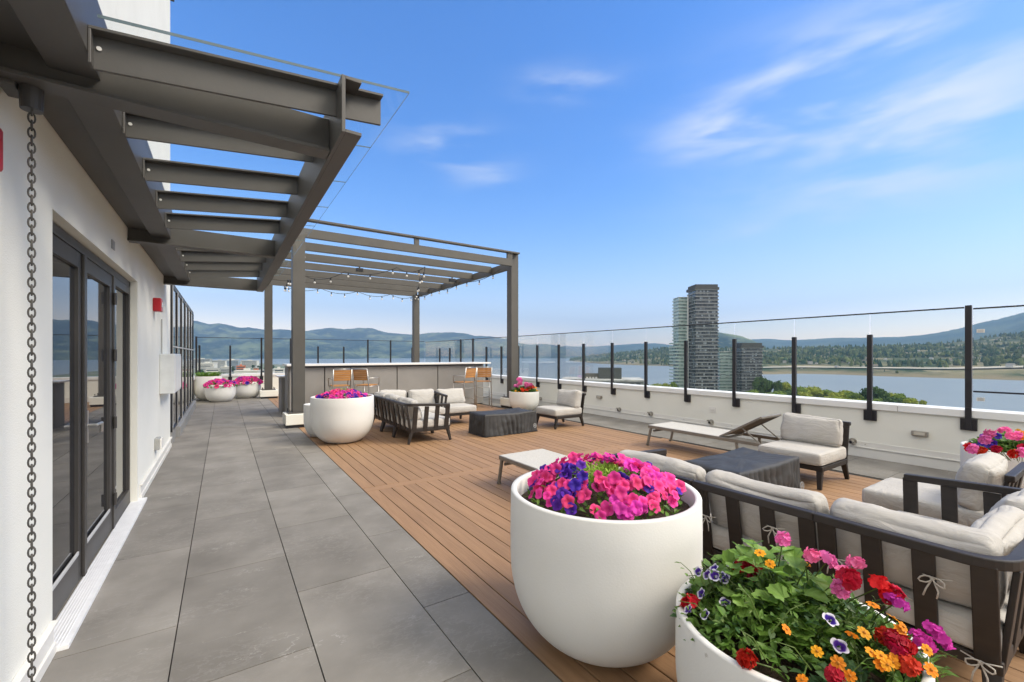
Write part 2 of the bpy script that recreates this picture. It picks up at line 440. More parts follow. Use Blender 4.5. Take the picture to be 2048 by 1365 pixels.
# ------------------------------------------------------------------ terrace floor
def paving():
    g = MB(); g.box(-.80, 7.85, -4, 19.05, -.30, -.012)
    struct(g.build('roof_slab', GROUT))
    t = MB(); gap = .003
    def col(x0, x1, off):
        y = -3.6 + off
        while y < 19:
            y1 = min(y + 1.2, 19.04)
            t.box(x0 + gap, x1 - gap, y + gap, y1 - gap, -.020, 0.0); y += 1.2
    off_a, off_b = 0.02, 0.62
    for x0, x1, o in ((-.80, -.21, off_b), (-.21, .39, off_a), (.39, .99, off_b), (.99, 1.295, off_a), (6.655, 7.25, off_b), (7.25, 7.84, off_a)):
        col(x0, x1, o - 1.2)
    struct(t.build('paving', TILE))
    b = MB(); p = .1425; x = 1.305
    bands = [(-3.5, -.15), (.0, 4.83), (4.985, 9.80), (9.955, 14.78), (14.93, 19.03)]
    k = 0
    while x + .138 < 6.66:
        for y0, y1 in bands: b.box(x, x + .1350, y0 + .002, y1 - .002, -.026, -.003 + .0006 * math.sin(k * 1.7)); k += 1
        x += p
    o = struct(b.build('deck', DECKM, bevel=.004, seg=2))
    c = MB()
    for y in (-.148, 4.833, 9.803, 14.783): c.box(1.305, 6.645, y, y + .146, -.026, -.0035)
    struct(c.build('deck_cross_board', DECKX, bevel=.004))
paving()

# ------------------------------------------------------------------ building on the left
WX = -.72
def building():
    b = thing('building', 'cream stucco penthouse with glazed double doors and dark ribbon windows, left of the walkway', 'building', (WX, 5, 0))
    P = lambda m, n, ma, par=b, **k: m.build(n, ma, par, loc=(-WX, -5, 0) if par is b else (0, 0, 0), **k)
    w = MB()
    t = .34
    w.box(WX - t, WX, -3, 3.12, 0, 2.245); w.box(WX - t, WX, 5.74, 9.0, 0, 2.245); w.box(WX - t, WX, -3, 9.0, 2.245, 7.35)
    w.box(WX - 4, WX - t, 8.7, 9.0, 0, 7.35)
    w.box(WX - .34, WX - .02, 9.0, 9.22, 0, 2.70)
    P(w, 'wall', STUCCO)
    c = MB(); c.box(WX - .4, WX + .05, -3, 9.05, 7.35, 7.47); P(c, 'wall_cap', STEEL, bevel=.005)
    f = MB()
    for y0, y1 in ((-3, 3.09), (5.84, 8.98)):
        f.box(WX, WX + .022, y0, y1, .0, .055); f.box(WX, WX + .012, y0, y1, .055, .15); f.box(WX, WX + .03, y0, y1, .15, .165)
    P(f, 'base_flashing', WHITE_METAL, bevel=.003)
    s = MB(); s.box(-.775, -.655, 3.09, 5.84, .0, .024)
    for k in range(7): s.box(-.770 + k * .014, -.764 + k * .014, 3.095, 5.835, .024, .027)
    P(s, 'threshold', SILL, bevel=.003)
    # door set: frame > leaves, panes, handle, hinges
    X1 = -.775; X0 = X1 - .06
    fr = MB()
    y0, y1, zt = 3.02, 5.74, 2.235
    fr.box(X0, X1, y0, y0 + .05, .02, zt); fr.box(X0, X1, y1 - .06, y1, .02, zt); fr.box(X0, X1, y0, y1, zt - .06, zt)
    fr.box(X0, X1 + .006, 4.925, 4.985, .02, zt - .06)
    fr.box(X0, X1, 4.985, y1 - .06, .02, .16); fr.box(X0, X1, 4.985, y1 - .06, zt - .13, zt - .06)
    df = fr.build('door_frame', DOORMETAL, b, loc=(-WX, -5, 0), bevel=.004)
    for a0, a1 in ((3.07, 3.985), (4.005, 4.92)):
        l = MB(); st = .085
        l.box(X0 + .005, X1 - .005, a0, a0 + st, .03, 2.17); l.box(X0 + .005, X1 - .005, a1 - st, a1, .03, 2.17)
        l.box(X0 + .005, X1 - .005, a0 + st, a1 - st, .03, .20); l.box(X0 + .005, X1 - .005, a0 + st, a1 - st, 2.07, 2.17)
        l.box(X1 - .013, X1 - .003, a0 + st, a1 - st, .20, .225, 1)
        l.build('door_leaf', [DOORMETAL, MULLION], df, bevel=.003)
        g = MB(); g.box(X0 + .025, X1 - .025, a0 + st - .005, a1 - st + .005, .195, 2.075); g.build('pane', WIN, df)
    ast = MB(); ast.box(X1 - .004, X1 + .012, 3.965, 4.025, .03, 2.17); ast.build('astragal', DOORMETAL, df, bevel=.003)
    g = MB(); g.box(X0 + .025, X1 - .025, 4.98, y1 - .055, .155, zt - .125); g.build('pane', WIN, df)
    h = MB()
    h.tube([(X1 + .003, 4.065, 1.02), (X1 + .055, 4.065, 1.02)], .012, 10); h.tube([(X1 + .05, 4.06, 1.02), (X1 + .055, 4.19, 1.018), (X1 + .052, 4.205, .985), (X1 + .05, 4.21, .955)], .011, 8)
    h.box(X1 - .004, X1 + .008, 4.045, 4.085, .90, 1.12)
    h.build('handle', ALU, df, smooth=False, bevel=.002)
    for z in (.28, .93, 1.5, 1.98):
        q = MB(); q.tube([(X1 + .012, 4.925, z - .05), (X1 + .012, 4.925, z + .05)], .013, 10); q.build('hinge', DOORMETAL, df)
    # ribbon windows of the lower wing
    base = MB(); base.box(WX - .2, WX + .07, 9.95, 15.5, 0, .195); base.box(WX - .2, WX + .005, 9.24, 9.95, 0, .195)
    P(base, 'window_base', mat("grey_sill_panel", (.25, .25, .245), rough=.5), bevel=.006)
    roof = MB(); roof.box(WX - 4, WX + .01, 9.23, 15.5, 2.701, 2.74); P(roof, 'lower_roof', STEEL)
    body = MB(); body.box(WX - 4, WX - .12, 9.3, 15.45, .0, 2.69); P(body, 'window_backing', DOORMETAL)
    ys = [9.24, 10.2, 11.25, 12.3, 13.35, 14.4, 15.45]
    for i in range(6):
        wf = MB(); a, c2 = ys[i], ys[i + 1]
        wf.box(WX - .1, WX + .012, a, a + .05, .20, 2.70); wf.box(WX - .1, WX + .008, a + .05, c2, 1.63, 1.67); wf.box(WX - .1, WX + .008, a + .05, c2, .20, .24)
        wf.box(WX - .1, WX + .008, a + .05, c2, 2.66, 2.70)
        wf.box(WX + .0125, WX + .018, a + .018, a + .036, .20, 2.70, 1); wf.box(WX + .0085, WX + .013, a + .05, c2, 1.64, 1.66, 1)
        o = wf.build('window', [BLACK, MULLION], b, loc=(-WX, -5, 0))
        for z0, z1 in ((.24, 1.63), (1.67, 2.66)):
            pn = MB(); pn.box(WX - .06, WX - .004, a + .05, c2, z0, z1); pn.build('pane', CURTAIN, o)
    ec = MB(); ec.box(WX - .1, WX + .012, 15.451, 15.52, .0, 2.70); P(ec, 'corner_post', BLACK)
building()

def canopy():
    c = thing('canopy', 'dark grey steel and glass canopy cantilevered from the cream wall over the doors', 'canopy', (0, 5, 2.6))
    off = (0, -5, -2.6)
    B = lambda m, n, ma=STEEL, **k: m.build(n, ma, c, loc=off, **k)
    l = MB()
    l.box(WX, -.575, -2.5, 8.14, 2.655, 2.90); l.box(-.575, -.56, -2.5, 8.14, 2.675, 2.90); l.box(-.56, -.41, -2.5, 8.14, 2.607, 2.90)
    B(l, 'ledger', bevel=.004)
    ZB, ZT = 2.535, 2.80
    o = MB(); y0, y1 = 2.09, 8.14
    o.box(.455, .472, y0, y1, ZB, ZT); o.box(.472, .545, y0, y1, ZB, ZB + .016); o.box(.472, .545, y0, y1, ZT - .016, ZT)
    B(o, 'edge_channel', bevel=.002)
    for y in (2.40, 5.22, 8.06):
        m = MB()
        m.box(WX + .002, .454, y - .03, y + .03, 2.556, 2.715); m.box(WX + .002, .454, y - .055, y + .055, 2.54, 2.556)
        B(m, 'beam', bevel=.002)
    for i, y in enumerate((2.21, 2.86, 3.5, 4.12, 4.72, 5.66, 6.28, 6.9, 7.5)):
        m = MB(); x1 = .67 if i == 0 else .454
        z0, z1 = (2.655, 2.792) if i == 0 else (2.675, 2.80)
        sl_ = lambda x: -.088 * (.454 - x) / .864      # the roof falls towards the wall
        def plank(xa, xb, ya, yb, za, zb):
            v = [(x, yy, z + sl_(x)) for z in (za, zb) for yy in (ya, yb) for x in (xa, xb)]
            m.add(v, [(0, 2, 3, 1), (4, 5, 7, 6), (0, 1, 5, 4), (2, 6, 7, 3), (0, 4, 6, 2), (1, 3, 7, 5)])
        plank(-.409, x1, y - .007, y + .007, z0, z1 - .012); plank(-.409, x1, y - .05, y + .05, z1 - .012, z1)
        plank(-.409, -.400, y - .05, y - .0075, z0, z1 - .0125)
        p = B(m, 'purlin', bevel=.002)
        bo = MB(); bo.disc((-.385, y - .0075, z1 - .06 - .085), .008, (0, -1, 0), 10, .005); bo.build('bright_hole_disc', WHITE_METAL, p)  # pale disc painted in place of bright sky seen through a hole
    ys = [2.14, 2.86, 3.54, 4.23, 4.92, 5.61, 6.30, 6.99, 7.68, 8.3]
    for a, b in zip(ys, ys[1:]):
        def sheet(mb, xa, xb, ya, yb, za, zb):
            v = [(x, yy, z - .088 * (.80 - x) / .864) for z in (za, zb) for yy in (ya, yb) for x in (xa, xb)]
            mb.add(v, [(0, 2, 3, 1), (4, 5, 7, 6), (0, 1, 5, 4), (2, 6, 7, 3), (0, 4, 6, 2), (1, 3, 7, 5)])
        g = MB(); sheet(g, -.38, .80, a + .006, b - .006, 2.851, 2.863)
        q = B(g, 'glass_panel', CANOPY_GLASS)
        e = MB(); sheet(e, .50, .80, b - .0059, b - .003, 2.854, 2.860); sheet(e, .7995, .801, a + .006, b - .006, 2.855, 2.859)
        if a == 2.14: sheet(e, -.38, .80, a + .0045, a + .0059, 2.851, 2.863)
        e.build('glass_edge', GLASS_EDGE, q)
    r = MB(); r.box(-.705, -.655, 2.40, 2.52, 2.52, 2.655); B(r, 'rain_outlet', STEEL, bevel=.004)
    r = MB(); r.tube([(-.62, 2.44, 2.539), (-.62, 2.44, 2.455)], [.036, .032], 20); B(r, 'rain_funnel', DOORMETAL, smooth=False)
canopy()

def rain_chain():
    m = MB(); n = 84; p = .0292; x, y, z = -.62, 2.44, 2.455
    for k in range(n):
        zz = z - k * p
        ax = (.95, .3) if k % 2 else (-.3, .95)
        sw = .010 * math.sin(k * .35)
        pts = []
        for q in range(12):
            a = 2 * math.pi * q / 12
            u = .0095 * math.cos(a); v = .0205 * math.sin(a)
            pts.append((x + u * ax[0], y + u * ax[1], zz + v))
        m.tube(pts, .0032, 5, closed=True)
    o = m.build('rain_chain', CHAINM, smooth=True)
    tag(o, 'grey metal rain chain hanging in front of the cream wall beside the doors', 'chain')
rain_chain()

def wall_fittings():
    def box_thing(name, label, cat, y0, y1, z0, z1, dep, ma, bev=.01):
        m = MB(); m.box(WX, WX + dep, y0, y1, z0, z1)
        return tag(m.build(name, ma, bevel=bev), label, cat)
    o = box_thing('fire_alarm', 'red fire alarm strobe on the cream wall just beyond the doors', 'alarm', 6.86, 7.02, 2.045, 2.21, .085, RED, .012)
    g = MB(); g.box(WX + .085, WX + .089, 6.89, 6.99, 2.10, 2.16); g.build('lens', LENS, o)
    o = box_thing('fire_alarm', 'red alarm box cut off by the picture edge, near the hanging chain', 'alarm', 2.20, 2.435, 2.19, 2.355, .03, RED, .012)
    g = MB(); g.box(WX + .03, WX + .034, 2.25, 2.36, 2.24, 2.30); g.build('lens', LENS, o)
    o = box_thing('utility_cabinet', 'white metal utility cabinet on the cream wall beside the ribbon windows', 'cabinet', 7.55, 8.6, .97, 1.52, .165, mat("white_cabinet", (.66, .68, .68), rough=.4))
    g = MB(); g.box(WX + .165, WX + .170, 7.58, 8.57, 1.0, 1.49); g.build('door', WHITE_METAL, o, bevel=.003)
    g = MB(); g.tube([(WX + .015, 7.66, 1.52), (WX + .015, 7.66, 2.0)], .008, 8); g.build('conduit', GREYBOX, o)
    o = box_thing('outlet_box', 'small grey weatherproof outlet box low on the cream wall', 'outlet', 7.02, 7.2, .30, .445, .05, GREYBOX, .008)
    g = MB(); g.box(WX + .05, WX + .075, 7.03, 7.19, .31, .435); g.build('lid', WHITE_METAL, o, bevel=.006)
    o = box_thing('wall_vent', 'tiny grey vent plate high on the wall over the door corner', 'vent', 4.5, 4.6, 2.33, 2.40, .008, GREYBOX, .003)
wall_fittings()

# ------------------------------------------------------------------ parapets and glass railings
def parapets():
    p = thing('parapet_wall', 'long cream parapet wall along the right side of the terrace', 'wall', (7.85, 8, 0))
    m = MB(); m.box(0, .28, -12, 11.33, -.3, .71); m.build('wall', STUCCO, p)
    m = MB()
    for y in range(-12, 11, 3):
        m.box(-.035, .32, y + .002, min(y + 3, 11.35) - .002, .712, .805)
    m.build('coping', COPING, p, bevel=.006)
    m = MB(); m.box(-.018, -.001, -12, 11.0, .0, .13); m.box(-.03, -.001, -12, 11.0, .135, .15); m.box(-.012, -.001, -12, 11.0, .15, .225)
    for y in range(-9, 11): m.disc((-.012, y + .37, .19), .008, (-1, 0, 0), 8, .004, 1)
    m.build('base_flashing', [WHITE_METAL, GREYBOX], p, bevel=.003)
    q = thing('parapet_wall', 'far cream parapet wall closing the end of the terrace behind the bar', 'wall', (3, 19.05, 0))
    m = MB(); m.box(-4.1, 4.84, 0, .28, -.3, .71); m.build('wall', STUCCO, q)
    m = MB(); m.box(-4.1, 4.80, -.035, .32, .712, .805); m.build('coping', COPING, q, bevel=.006)
    m = MB(); m.box(-4.1, 4.84, -.018, -.001, 0, .14); m.box(-4.1, 4.84, -.03, -.001, .14, .155); m.build('base_flashing', WHITE_METAL, q, bevel=.003)
    s = thing('parapet_wall', 'short cream parapet return by the ribbon windows and the grass planter', 'wall', (-.8, 17, 0))
    m = MB(); m.box(-.28, 0, -1.5, 2.3, -.3, .71); m.build('wall', STUCCO, s)
    m = MB(); m.box(-.32, .035, -1.5, 2.01, .712, .805); m.build('coping', COPING, s, bevel=.006)
parapets()

def railings():
    r = thing('glass_railing', 'clear glass railing on black posts along the right parapet', 'railing', (7.85, 8, 0))
    def post(par, x, y, top, nx, ny, wide=False):
        # post stands proud of the inner wall face: (nx, ny) points into the terrace
        m = MB(); d0, d1 = .002, .055; w = .030
        if nx: m.box(x - d1, x - .036 + .0, y - w, y + w, .56, .84); m.box(x - d1, x - .005, y - w, y + w, .84, top)
        else: m.box(x - w, x + w, y - d1, y - .036, .56, .84); m.box(x - w, x + w, y - d1, y - .005, .84, top)
        o = m.build('post', BLACK, par, bevel=.004)
        s = MB(); z1 = .70
        if nx: s.box(x - .036, x - .002, y - .075 if wide else y - .09, y + .075 if wide else y + w, .55, z1)
        else: s.box(x - .06, x + .06, y - .036, y - .002, .55, z1)
        s.build('bracket', BLACK, o, bevel=.004)
    def pane(par, x0, x1, y0, y1, z0, z1):
        m = MB(); m.box(x0, x1, y0, y1, z0, z1); m.build('glass_pane', FENCE_GLASS, par)
    ysR = [1.31 + k for k in range(18)]
    tall = {1.31, 14.31, 15.31}
    for y in [-.69, .31] + ysR[:-1]:
        t = round(y, 2) in tall
        post(r, 0, y - 8, 2.13 if t else 1.80, 1, 0, wide=(y < 3))
    for a, b in [(-.65, 1.27)] + [(1.31 + k + .012, 2.31 + k - .012) for k in range(16)] + [(17.322, 18.9)]:
        pane(r, -.027, -.015, a - 8, b - 8, .83, 2.095)
    m = MB(); m.box(-.031, -.011, -6.65, 10.95, 2.097, 2.115); m.build('top_rail', BLACK, r)
    m = MB(); m.box(-.031, -.011, -8.7, -6.73, 2.075, 2.093); m.build('top_rail', BLACK, r)
    m = MB(); m.box(-.031, -.011, -8.7, -6.73, 1.035, 1.055); m.build('mid_rail', BLACK, r)
    for z in (1.78, .93):
        m = MB(); m.box(-.031, -.029, -6.83, -6.76, z, z + .045)
        for k in range(3): m.box(-.033, -.0311, -6.82, -6.77, z + .008 + k * .012, z + .012 + k * .012, 1)
        m.build('sticker', [WHITE_METAL, EMBLEM], r)
    b = thing('glass_railing', 'clear glass railing on black posts across the far end of the terrace', 'railing', (3, 19.05, 0))
    for x, t in ((-.79, 1), (-.70, 0), (.22, 0), (1.22, 1), (2.22, 1), (3.22, 0), (4.22, 0), (5.22, 1), (6.22, 1), (7.22, 0)):
        post(b, x - 3, 0, 2.17 if t else 1.86, 0, 1)
    for k in range(8):
        x = -.75 + k; pane(b, x - 3, x - 3 + .978 if k else x - 3 + .95, -.027, -.015, .83, 2.13)
    pane(b, 4.26, 4.80, -.027, -.015, .83, 2.13)
    m = MB(); m.box(-3.76, 4.81, -.031, -.011, 2.132, 2.15); m.build('top_rail', BLACK, b)
railings()

def wall_lamps():
    def eyeball(y, label):
        o = thing('step_light', label, 'wall lamp', (7.85, y, .21), 0, 'round step lights low on the right parapet')
        m = MB(); m.tube([(-.001, 0, 0), (-.02, 0, 0)], .05, 18); m.tube([(-.02, 0, 0), (-.07, .01, -.005)], .032, 14); m.build('housing', BRASSY, o, bevel=.003)
        m = MB(); m.tube([(-.07, .01, -.005), (-.074, .011, -.005)], .02, 12); m.build('lens', BLACK, o)
        m = MB(); m.tube([(-.03, .035, .03), (-.085, .045, .03)], .012, 8); m.tube([(-.03, -.035, -.02), (-.08, -.03, -.03)], .012, 8); m.build('bracket', BRASSY, o)
    for y, s in ((10.15, 'round steel step light low on the parapet near the red geranium planter'),
                 (7.09, 'round steel step light low on the parapet, first right of the slanted lounge chair'),
                 (6.18, 'round steel step light low on the parapet, left of the raised-back lounger foot'),
                 (4.77, 'round steel step light low on the parapet under the white outlet plate'),
                 (2.52, 'twin steel spotlight low on the parapet beside the lounge chair with pillow back')):
        eyeball(y, s)
    def bulk(y, z, label):
        o = thing('bulkhead_light', label, 'wall lamp', (7.85, y, z), 0, 'rectangular wall lights on the right parapet')
        m = MB(); m.box(-.05, -.001, -.085, .085, -.035, .035); m.build('housing', BRASSY, o, bevel=.008)
        m = MB(); m.box(-.056, -.0505, -.055, .055, -.018, .018); m.build('lens', LENS, o, bevel=.002)
    bulk(7.75, .455, 'rectangular bronze wall light right of the slanted lounge chair')
    bulk(1.77, .44, 'rectangular bronze wall light between two black posts near the big flower pot at right')
    m = MB(); m.box(-.008, -.001, -.07, .07, -.055, .055); m.box(-.014, -.008, -.045, .045, -.01, .03)
    tag(m.build('outlet_plate', WHITE_METAL, bevel=.004, loc=(7.85, 4.75, .45)), 'white outlet plate on the right parapet above a step light', 'outlet')
wall_lamps()

# ------------------------------------------------------------------ pergola and bar
def pergola():
    g = thing('pergola', 'freestanding grey steel pergola with open rafters over the bar', 'pergola', (4, 13.7, 0))
    off = (-4, -13.7, 0)
    B = lambda m, n, ma=STEEL2, **k: m.build(n, ma, g, loc=off, **k)
    posts = ((1.21, 10.05, 4.20), (6.82, 10.20, 4.43), (1.21, 17.30, 4.0), (6.66, 17.30, 4.05))
    for x, y, h in posts:
        m = MB(); m.box(x - .15, x + .40, y - .18, y + .37, .06, .28); o = B(m, 'plinth', STUCCO, bevel=.012)
        k = MB(); k.box(x - .13, x + .38, y - .16, y + .35, 0, .06); k.build('skirt', BLACK, o)
        m = MB(); m.box(x, x + .24, y, y + .24, .30, h); p = B(m, 'post', STEEL2, bevel=.006)
        k = MB(); k.box(x - .09, x + .33, y - .10, y + .33, .28, .30)
        for dx in (-.06, .30):
            for dy in (-.07, .29): k.tube([(x + dx, y + dy, .30), (x + dx, y + dy, .37)], .011, 8)
        k.build('base_plate', STEEL2, p)
    for i in range(7):
        y = 10.14 + i * 1.21; m = MB()
        m.box(1.25, 6.79 if i == 0 else 6.83, y - .04, y + .04, 4.02 - .006 * i, 4.215 - .006 * i); B(m, 'rafter', bevel=.004)
    for x in (1.24, 6.83):
        m = MB(); m.box(x, x + .09, 10.40, 17.29, 3.97, 4.215 - .04); B(m, 'side_beam', bevel=.004)
    m = MB(); m.box(1.2, 7.02, 10.06, 10.2, 4.38, 4.425); m.box(3.9, 4.02, 10.10, 10.16, 4.215, 4.379); m.box(6.62, 6.79, 10.10, 10.16, 4.215, 4.379); B(m, 'top_plate', bevel=.004)
    # lamps under the rafters
    for x, y, s in ((3.2, 12.5, 'small black floodlight under a pergola rafter, left one'), (6.1, 12.55, 'small black floodlight under a pergola rafter, right one')):
        m = MB(); m.box(-.09, .09, -.06, .06, -.10, 0); m.box(-.02, .02, -.02, .02, 0, .04)
        o = tag(m.build('floodlight', BLACK, bevel=.006, loc=(x, y, 3.955)), s, 'lamp', 'floodlights under the pergola')
    # festoon strings
    def strand(pts, label, n):
        o = thing('string_lights', label, 'string lights', pts[0], 0, 'strings of white bulbs under the pergola')
        P0 = Vector(pts[0]); path = []
        for a, b in zip(pts, pts[1:]):
            a, b = Vector(a), Vector(b)
            for k in range(8):
                t = k / 8; q = a.lerp(b, t); q.z -= .14 * 4 * t * (1 - t); path.append(q - P0)
        path.append(Vector(pts[-1]) - P0)
        m = MB(); m.tube(path, .009, 5); m.build('cable', BLACK, o)
        for k in range(n):
            t = (k + .5) / n * (len(path) - 1); i = int(t); q = path[i].lerp(path[min(i + 1, len(path) - 1)], t - i)
            s = MB(); s.tube([(0, 0, 0), (0, 0, -.075)], .018, 7); s.tube([(0, 0, -.0751), (0, 0, -.08)], .017, 7)
            h = s.build('socket', BLACK, o, loc=q)
            u = MB(); u.sphere((0, 0, -.115), .032, 10, 7); u.build('bulb', BULB, h, smooth=True)
    strand([(1.55, 10.9, 4.0), (1.75, 12.5, 3.98), (1.75, 14.0, 3.98), (1.75, 15.7, 3.96), (1.8, 17.2, 3.95)], 'string of white bulbs running back along the left side of the pergola', 13)
    strand([(1.7, 17.1, 3.97), (3.0, 17.1, 3.96), (4.3, 17.1, 3.96), (5.6, 17.1, 3.95), (6.6, 17.0, 3.96)], 'string of white bulbs along the far end of the pergola', 11)
    strand([(6.55, 16.9, 3.95), (6.6, 15.0, 3.98), (6.65, 13.0, 3.98), (6.7, 10.6, 4.0)], 'string of white bulbs along the right side of the pergola', 9)
    strand([(2.2, 14.9, 3.97), (3.0, 13.4, 3.98), (4.1, 12.0, 3.99), (4.75, 11.5, 4.0), (5.2, 13.0, 3.98), (5.9, 15.0, 3.97), (6.5, 16.8, 3.96)], 'string of white bulbs zigzagging through the middle of the pergola', 14)
pergola()

def bar():
    b = thing('bar_counter', 'long grey panelled bar with a white top under the pergola', 'bar', (4, 11.9, 0))
    off = (-4, -11.9, 0)
    B = lambda m, n, ma, **k: m.build(n, ma, b, loc=off, **k)
    m = MB(); m.box(1.34, 6.70, 11.66, 12.25, .06, 1.235); B(m, 'body', mat("dark_bar_core", (.05, .05, .05), rough=.7))
    xs = [1.32, 2.12, 2.75, 3.98, 5.19, 6.42, 6.73]
    for a, c in zip(xs, xs[1:]):
        m = MB(); m.box(a + .012, c - .012, 11.615, 11.658, .02, 1.23); B(m, 'panel', BARP, bevel=.003)
    m = MB(); m.box(1.30, 1.339, 11.66, 12.27, .02, 1.23); m.box(6.701, 6.74, 11.66, 12.27, .02, 1.23); B(m, 'end_panel', BARP, bevel=.003)
    m = MB(); m.box(1.26, 6.92, 11.50, 12.42, 1.236, 1.285); B(m, 'bar_top', BARTOP, bevel=.005)
    m = MB(); m.box(1.24, 2.0, 12.44, 13.1, .0, .93); B(m, 'side_counter', BARP, bevel=.004)
    m = MB(); m.box(1.17, 2.05, 12.43, 13.15, .931, .965); B(m, 'side_top', BARTOP, bevel=.004)
    m = MB(); m.box(1.36, 6.68, 11.60, 11.614, 1.19, 1.229); B(m, 'top_reveal', BLACK)
bar()

def stools():
    s = thing('bar_stool', 'teak slat bar stool with metal legs, first from the left at the bar', 'stool', (2.41, 11.25, 0), 0, 'bar stools in front of the bar')
    W, D = .21, .20   # faces +Y
    m = MB(); r = .0125
    for sx in (-1, 1):
        m.tube([(sx * (W + .01), -D - .05, 0), (sx * W, -D, .70), (sx * W, -D - .02, .78), (sx * W, -D - .085, 1.16)], r, 8)
        m.tube([(sx * (W + .01), D + .03, 0), (sx * W, D, .735)], r, 8)
        m.tube([(sx * W, -D, .72), (sx * W, D, .735)], r, 8)
        m.tube([(sx * (W + .005), -D - .02, .28), (sx * (W + .005), D + .015, .28)], .009, 8)
        m.tube([(sx * (W + .02), -D - .04, .93), (sx * (W + .03), D - .02, .93), (sx * (W + .015), D, .74)], .011, 8)
    m.tube([(-W, -D - .085, 1.16), (W, -D - .085, 1.16)], r, 8); m.tube([(-W, D + .01, .28), (W, D + .01, .28)], .012, 8)
    m.tube([(-W, -D, .60), (-W * .3, -D + .02, .58), (W * .3, -D + .02, .58), (W, -D, .60)], .008, 8)
    m.build('frame', ALU, s, smooth=True)
    m = MB()
    for k in range(6): m.box(-W + .014, W - .014, -D + .005 + k * .066, -D + .062 + k * .066, .735 + .006 * abs(k - 2.5) / 2.5, .757 + .006 * abs(k - 2.5) / 2.5)
    m.build('seat', TEAK, s, bevel=.004)
    m = MB()
    for k in range(5):
        z = .88 + k * .052; y = -D - .02 - (z - .78) * .17
        m.bar((-W + .014, y, z + .024), (W - .014, y, z + .024), .018, .046, up=(0, -.17, 1))
    m.build('backrest', TEAK, s, bevel=.003)
    dup(s, (3.02, 11.12, 0), R(-50), 'teak slat bar stool turned aside, second from the left at the bar')
    dup(s, (5.63, 10.82, 0), R(18), 'teak slat bar stool turned to the left in front of the right bar panel')
    dup(s, (6.27, 10.86, 0), R(-22), 'teak slat bar stool at the right end of the bar, water behind its legs')
stools()

# ------------------------------------------------------------------ lounge furniture
def cushion(w, d, h, puff=(.0, .0, .0), r=.04, seed=0, wr=.006, n=(18, 18, 8), sag=0.0, lean=0.0):
    """soft rounded block centred on the origin, crumpled a little"""
    bm = bmesh.new(); hx, hy, hz = w / 2, d / 2, h / 2
    verts = {}; faces = []
    def P(a, b, c):
        k = (round(a, 5), round(b, 5), round(c, 5))
        if k in verts: return verts[k]
        p = Vector((a * hx, b * hy, c * hz)); inn = Vector((max(-hx + r, min(hx - r, p.x)), max(-hy + r, min(hy - r, p.y)), max(-hz + r, min(hz - r, p.z))))
        dv = p - inn
        if dv.length > 1e-9: p = inn + dv.normalized() * min(r, max(abs(dv.x), abs(dv.y), abs(dv.z)))
        p.x += puff[0] * a * (1 - b * b) * (1 - c * c); p.y += puff[1] * b * (1 - a * a) * (1 - c * c); p.z += puff[2] * c * (1 - a * a) * (1 - b * b)
        nv = Vector((p.x * 5 + seed * 3.1, p.y * 5, p.z * 5))
        q = mnoise.fractal(nv, 1.0, 2.0, 4); q2 = mnoise.noise(Vector((p.x * 2.3, p.y * 2.3 + seed * 5.7, p.z * 2.3)))
        nd = Vector((a * abs(a) ** 3, b * abs(b) ** 3, c * abs(c) ** 3))
        p += nd * (q * wr + q2 * wr * 1.5)
        p.z -= sag * (1 - a * a) * (c + 1) / 2
        v = bm.verts.new(p); verts[k] = v; return v
    def ax(k): # denser towards the edges
        return [math.sin((i / k - .5) * math.pi * .94) / math.sin(.47 * math.pi) for i in range(k + 1)]
    A, B, C = ax(n[0]), ax(n[1]), ax(n[2])
    for s in (-1, 1):
        for i in range(n[0]):
            for j in range(n[1]):
                f = [P(A[i], B[j], s), P(A[i + 1], B[j], s), P(A[i + 1], B[j + 1], s), P(A[i], B[j + 1], s)]
                bm.faces.new(f if s > 0 else f[::-1])
        for i in range(n[0]):
            for j in range(n[2]):
                f = [P(A[i], s, C[j]), P(A[i + 1], s, C[j]), P(A[i + 1], s, C[j + 1]), P(A[i], s, C[j + 1])]
                bm.faces.new(f[::-1] if s > 0 else f)
        for i in range(n[1]):
            for j in range(n[2]):
                f = [P(s, B[i], C[j]), P(s, B[i + 1], C[j]), P(s, B[i + 1], C[j + 1]), P(s, B[i], C[j + 1])]
                bm.faces.new(f if s > 0 else f[::-1])
    me = bpy.data.meshes.new('cushion'); bm.to_mesh(me); bm.free()
    me.materials.append(FABRIC); me.polygons.foreach_set('use_smooth', [True] * len(me.polygons)); me.update()
    return me
def piping(w, d, z, parent, r=.005):
    m = MB(); pts = []; rc = .05
    for cx, cy, a0 in ((w / 2 - rc, d / 2 - rc, 0), (-w / 2 + rc, d / 2 - rc, 90), (-w / 2 + rc, -d / 2 + rc, 180), (w / 2 - rc, -d / 2 + rc, 270)):
        for k in range(5): a = R(a0 + k * 22.5); pts.append((cx + rc * math.cos(a), cy + rc * math.sin(a), z))
    m.tube(pts, r, 6, closed=True); return m.build('piping', FABRIC, parent, smooth=True)
SEAT_Z0, SEAT_Z1, RAIL = .25, .395, .685
def bow(seed):
    q = random.Random(seed); m = MB()
    for s in (-1, 1):
        pts = []
        for k in range(9):
            a = math.pi * 2 * k / 8; l = .045 * (1 - math.cos(a)) / 2
            pts.append((s * l * q.uniform(.85, 1.1), -.012 - .008 * math.sin(a / 2), .014 * math.sin(a) - l * .35))
        m.tube(pts, .0035, 5)
        m.tube([(0, -.008, 0), (s * .02, -.016, -.05), (s * q.uniform(.01, .035), -.012, -q.uniform(.08, .12))], .0035, 5)
    m.sphere((0, -.01, 0), .009, 8, 5)
    m.tube([(-.06, .0, .012), (0, -.009, 0), (.06, .0, .012)], .003, 5)
    return m
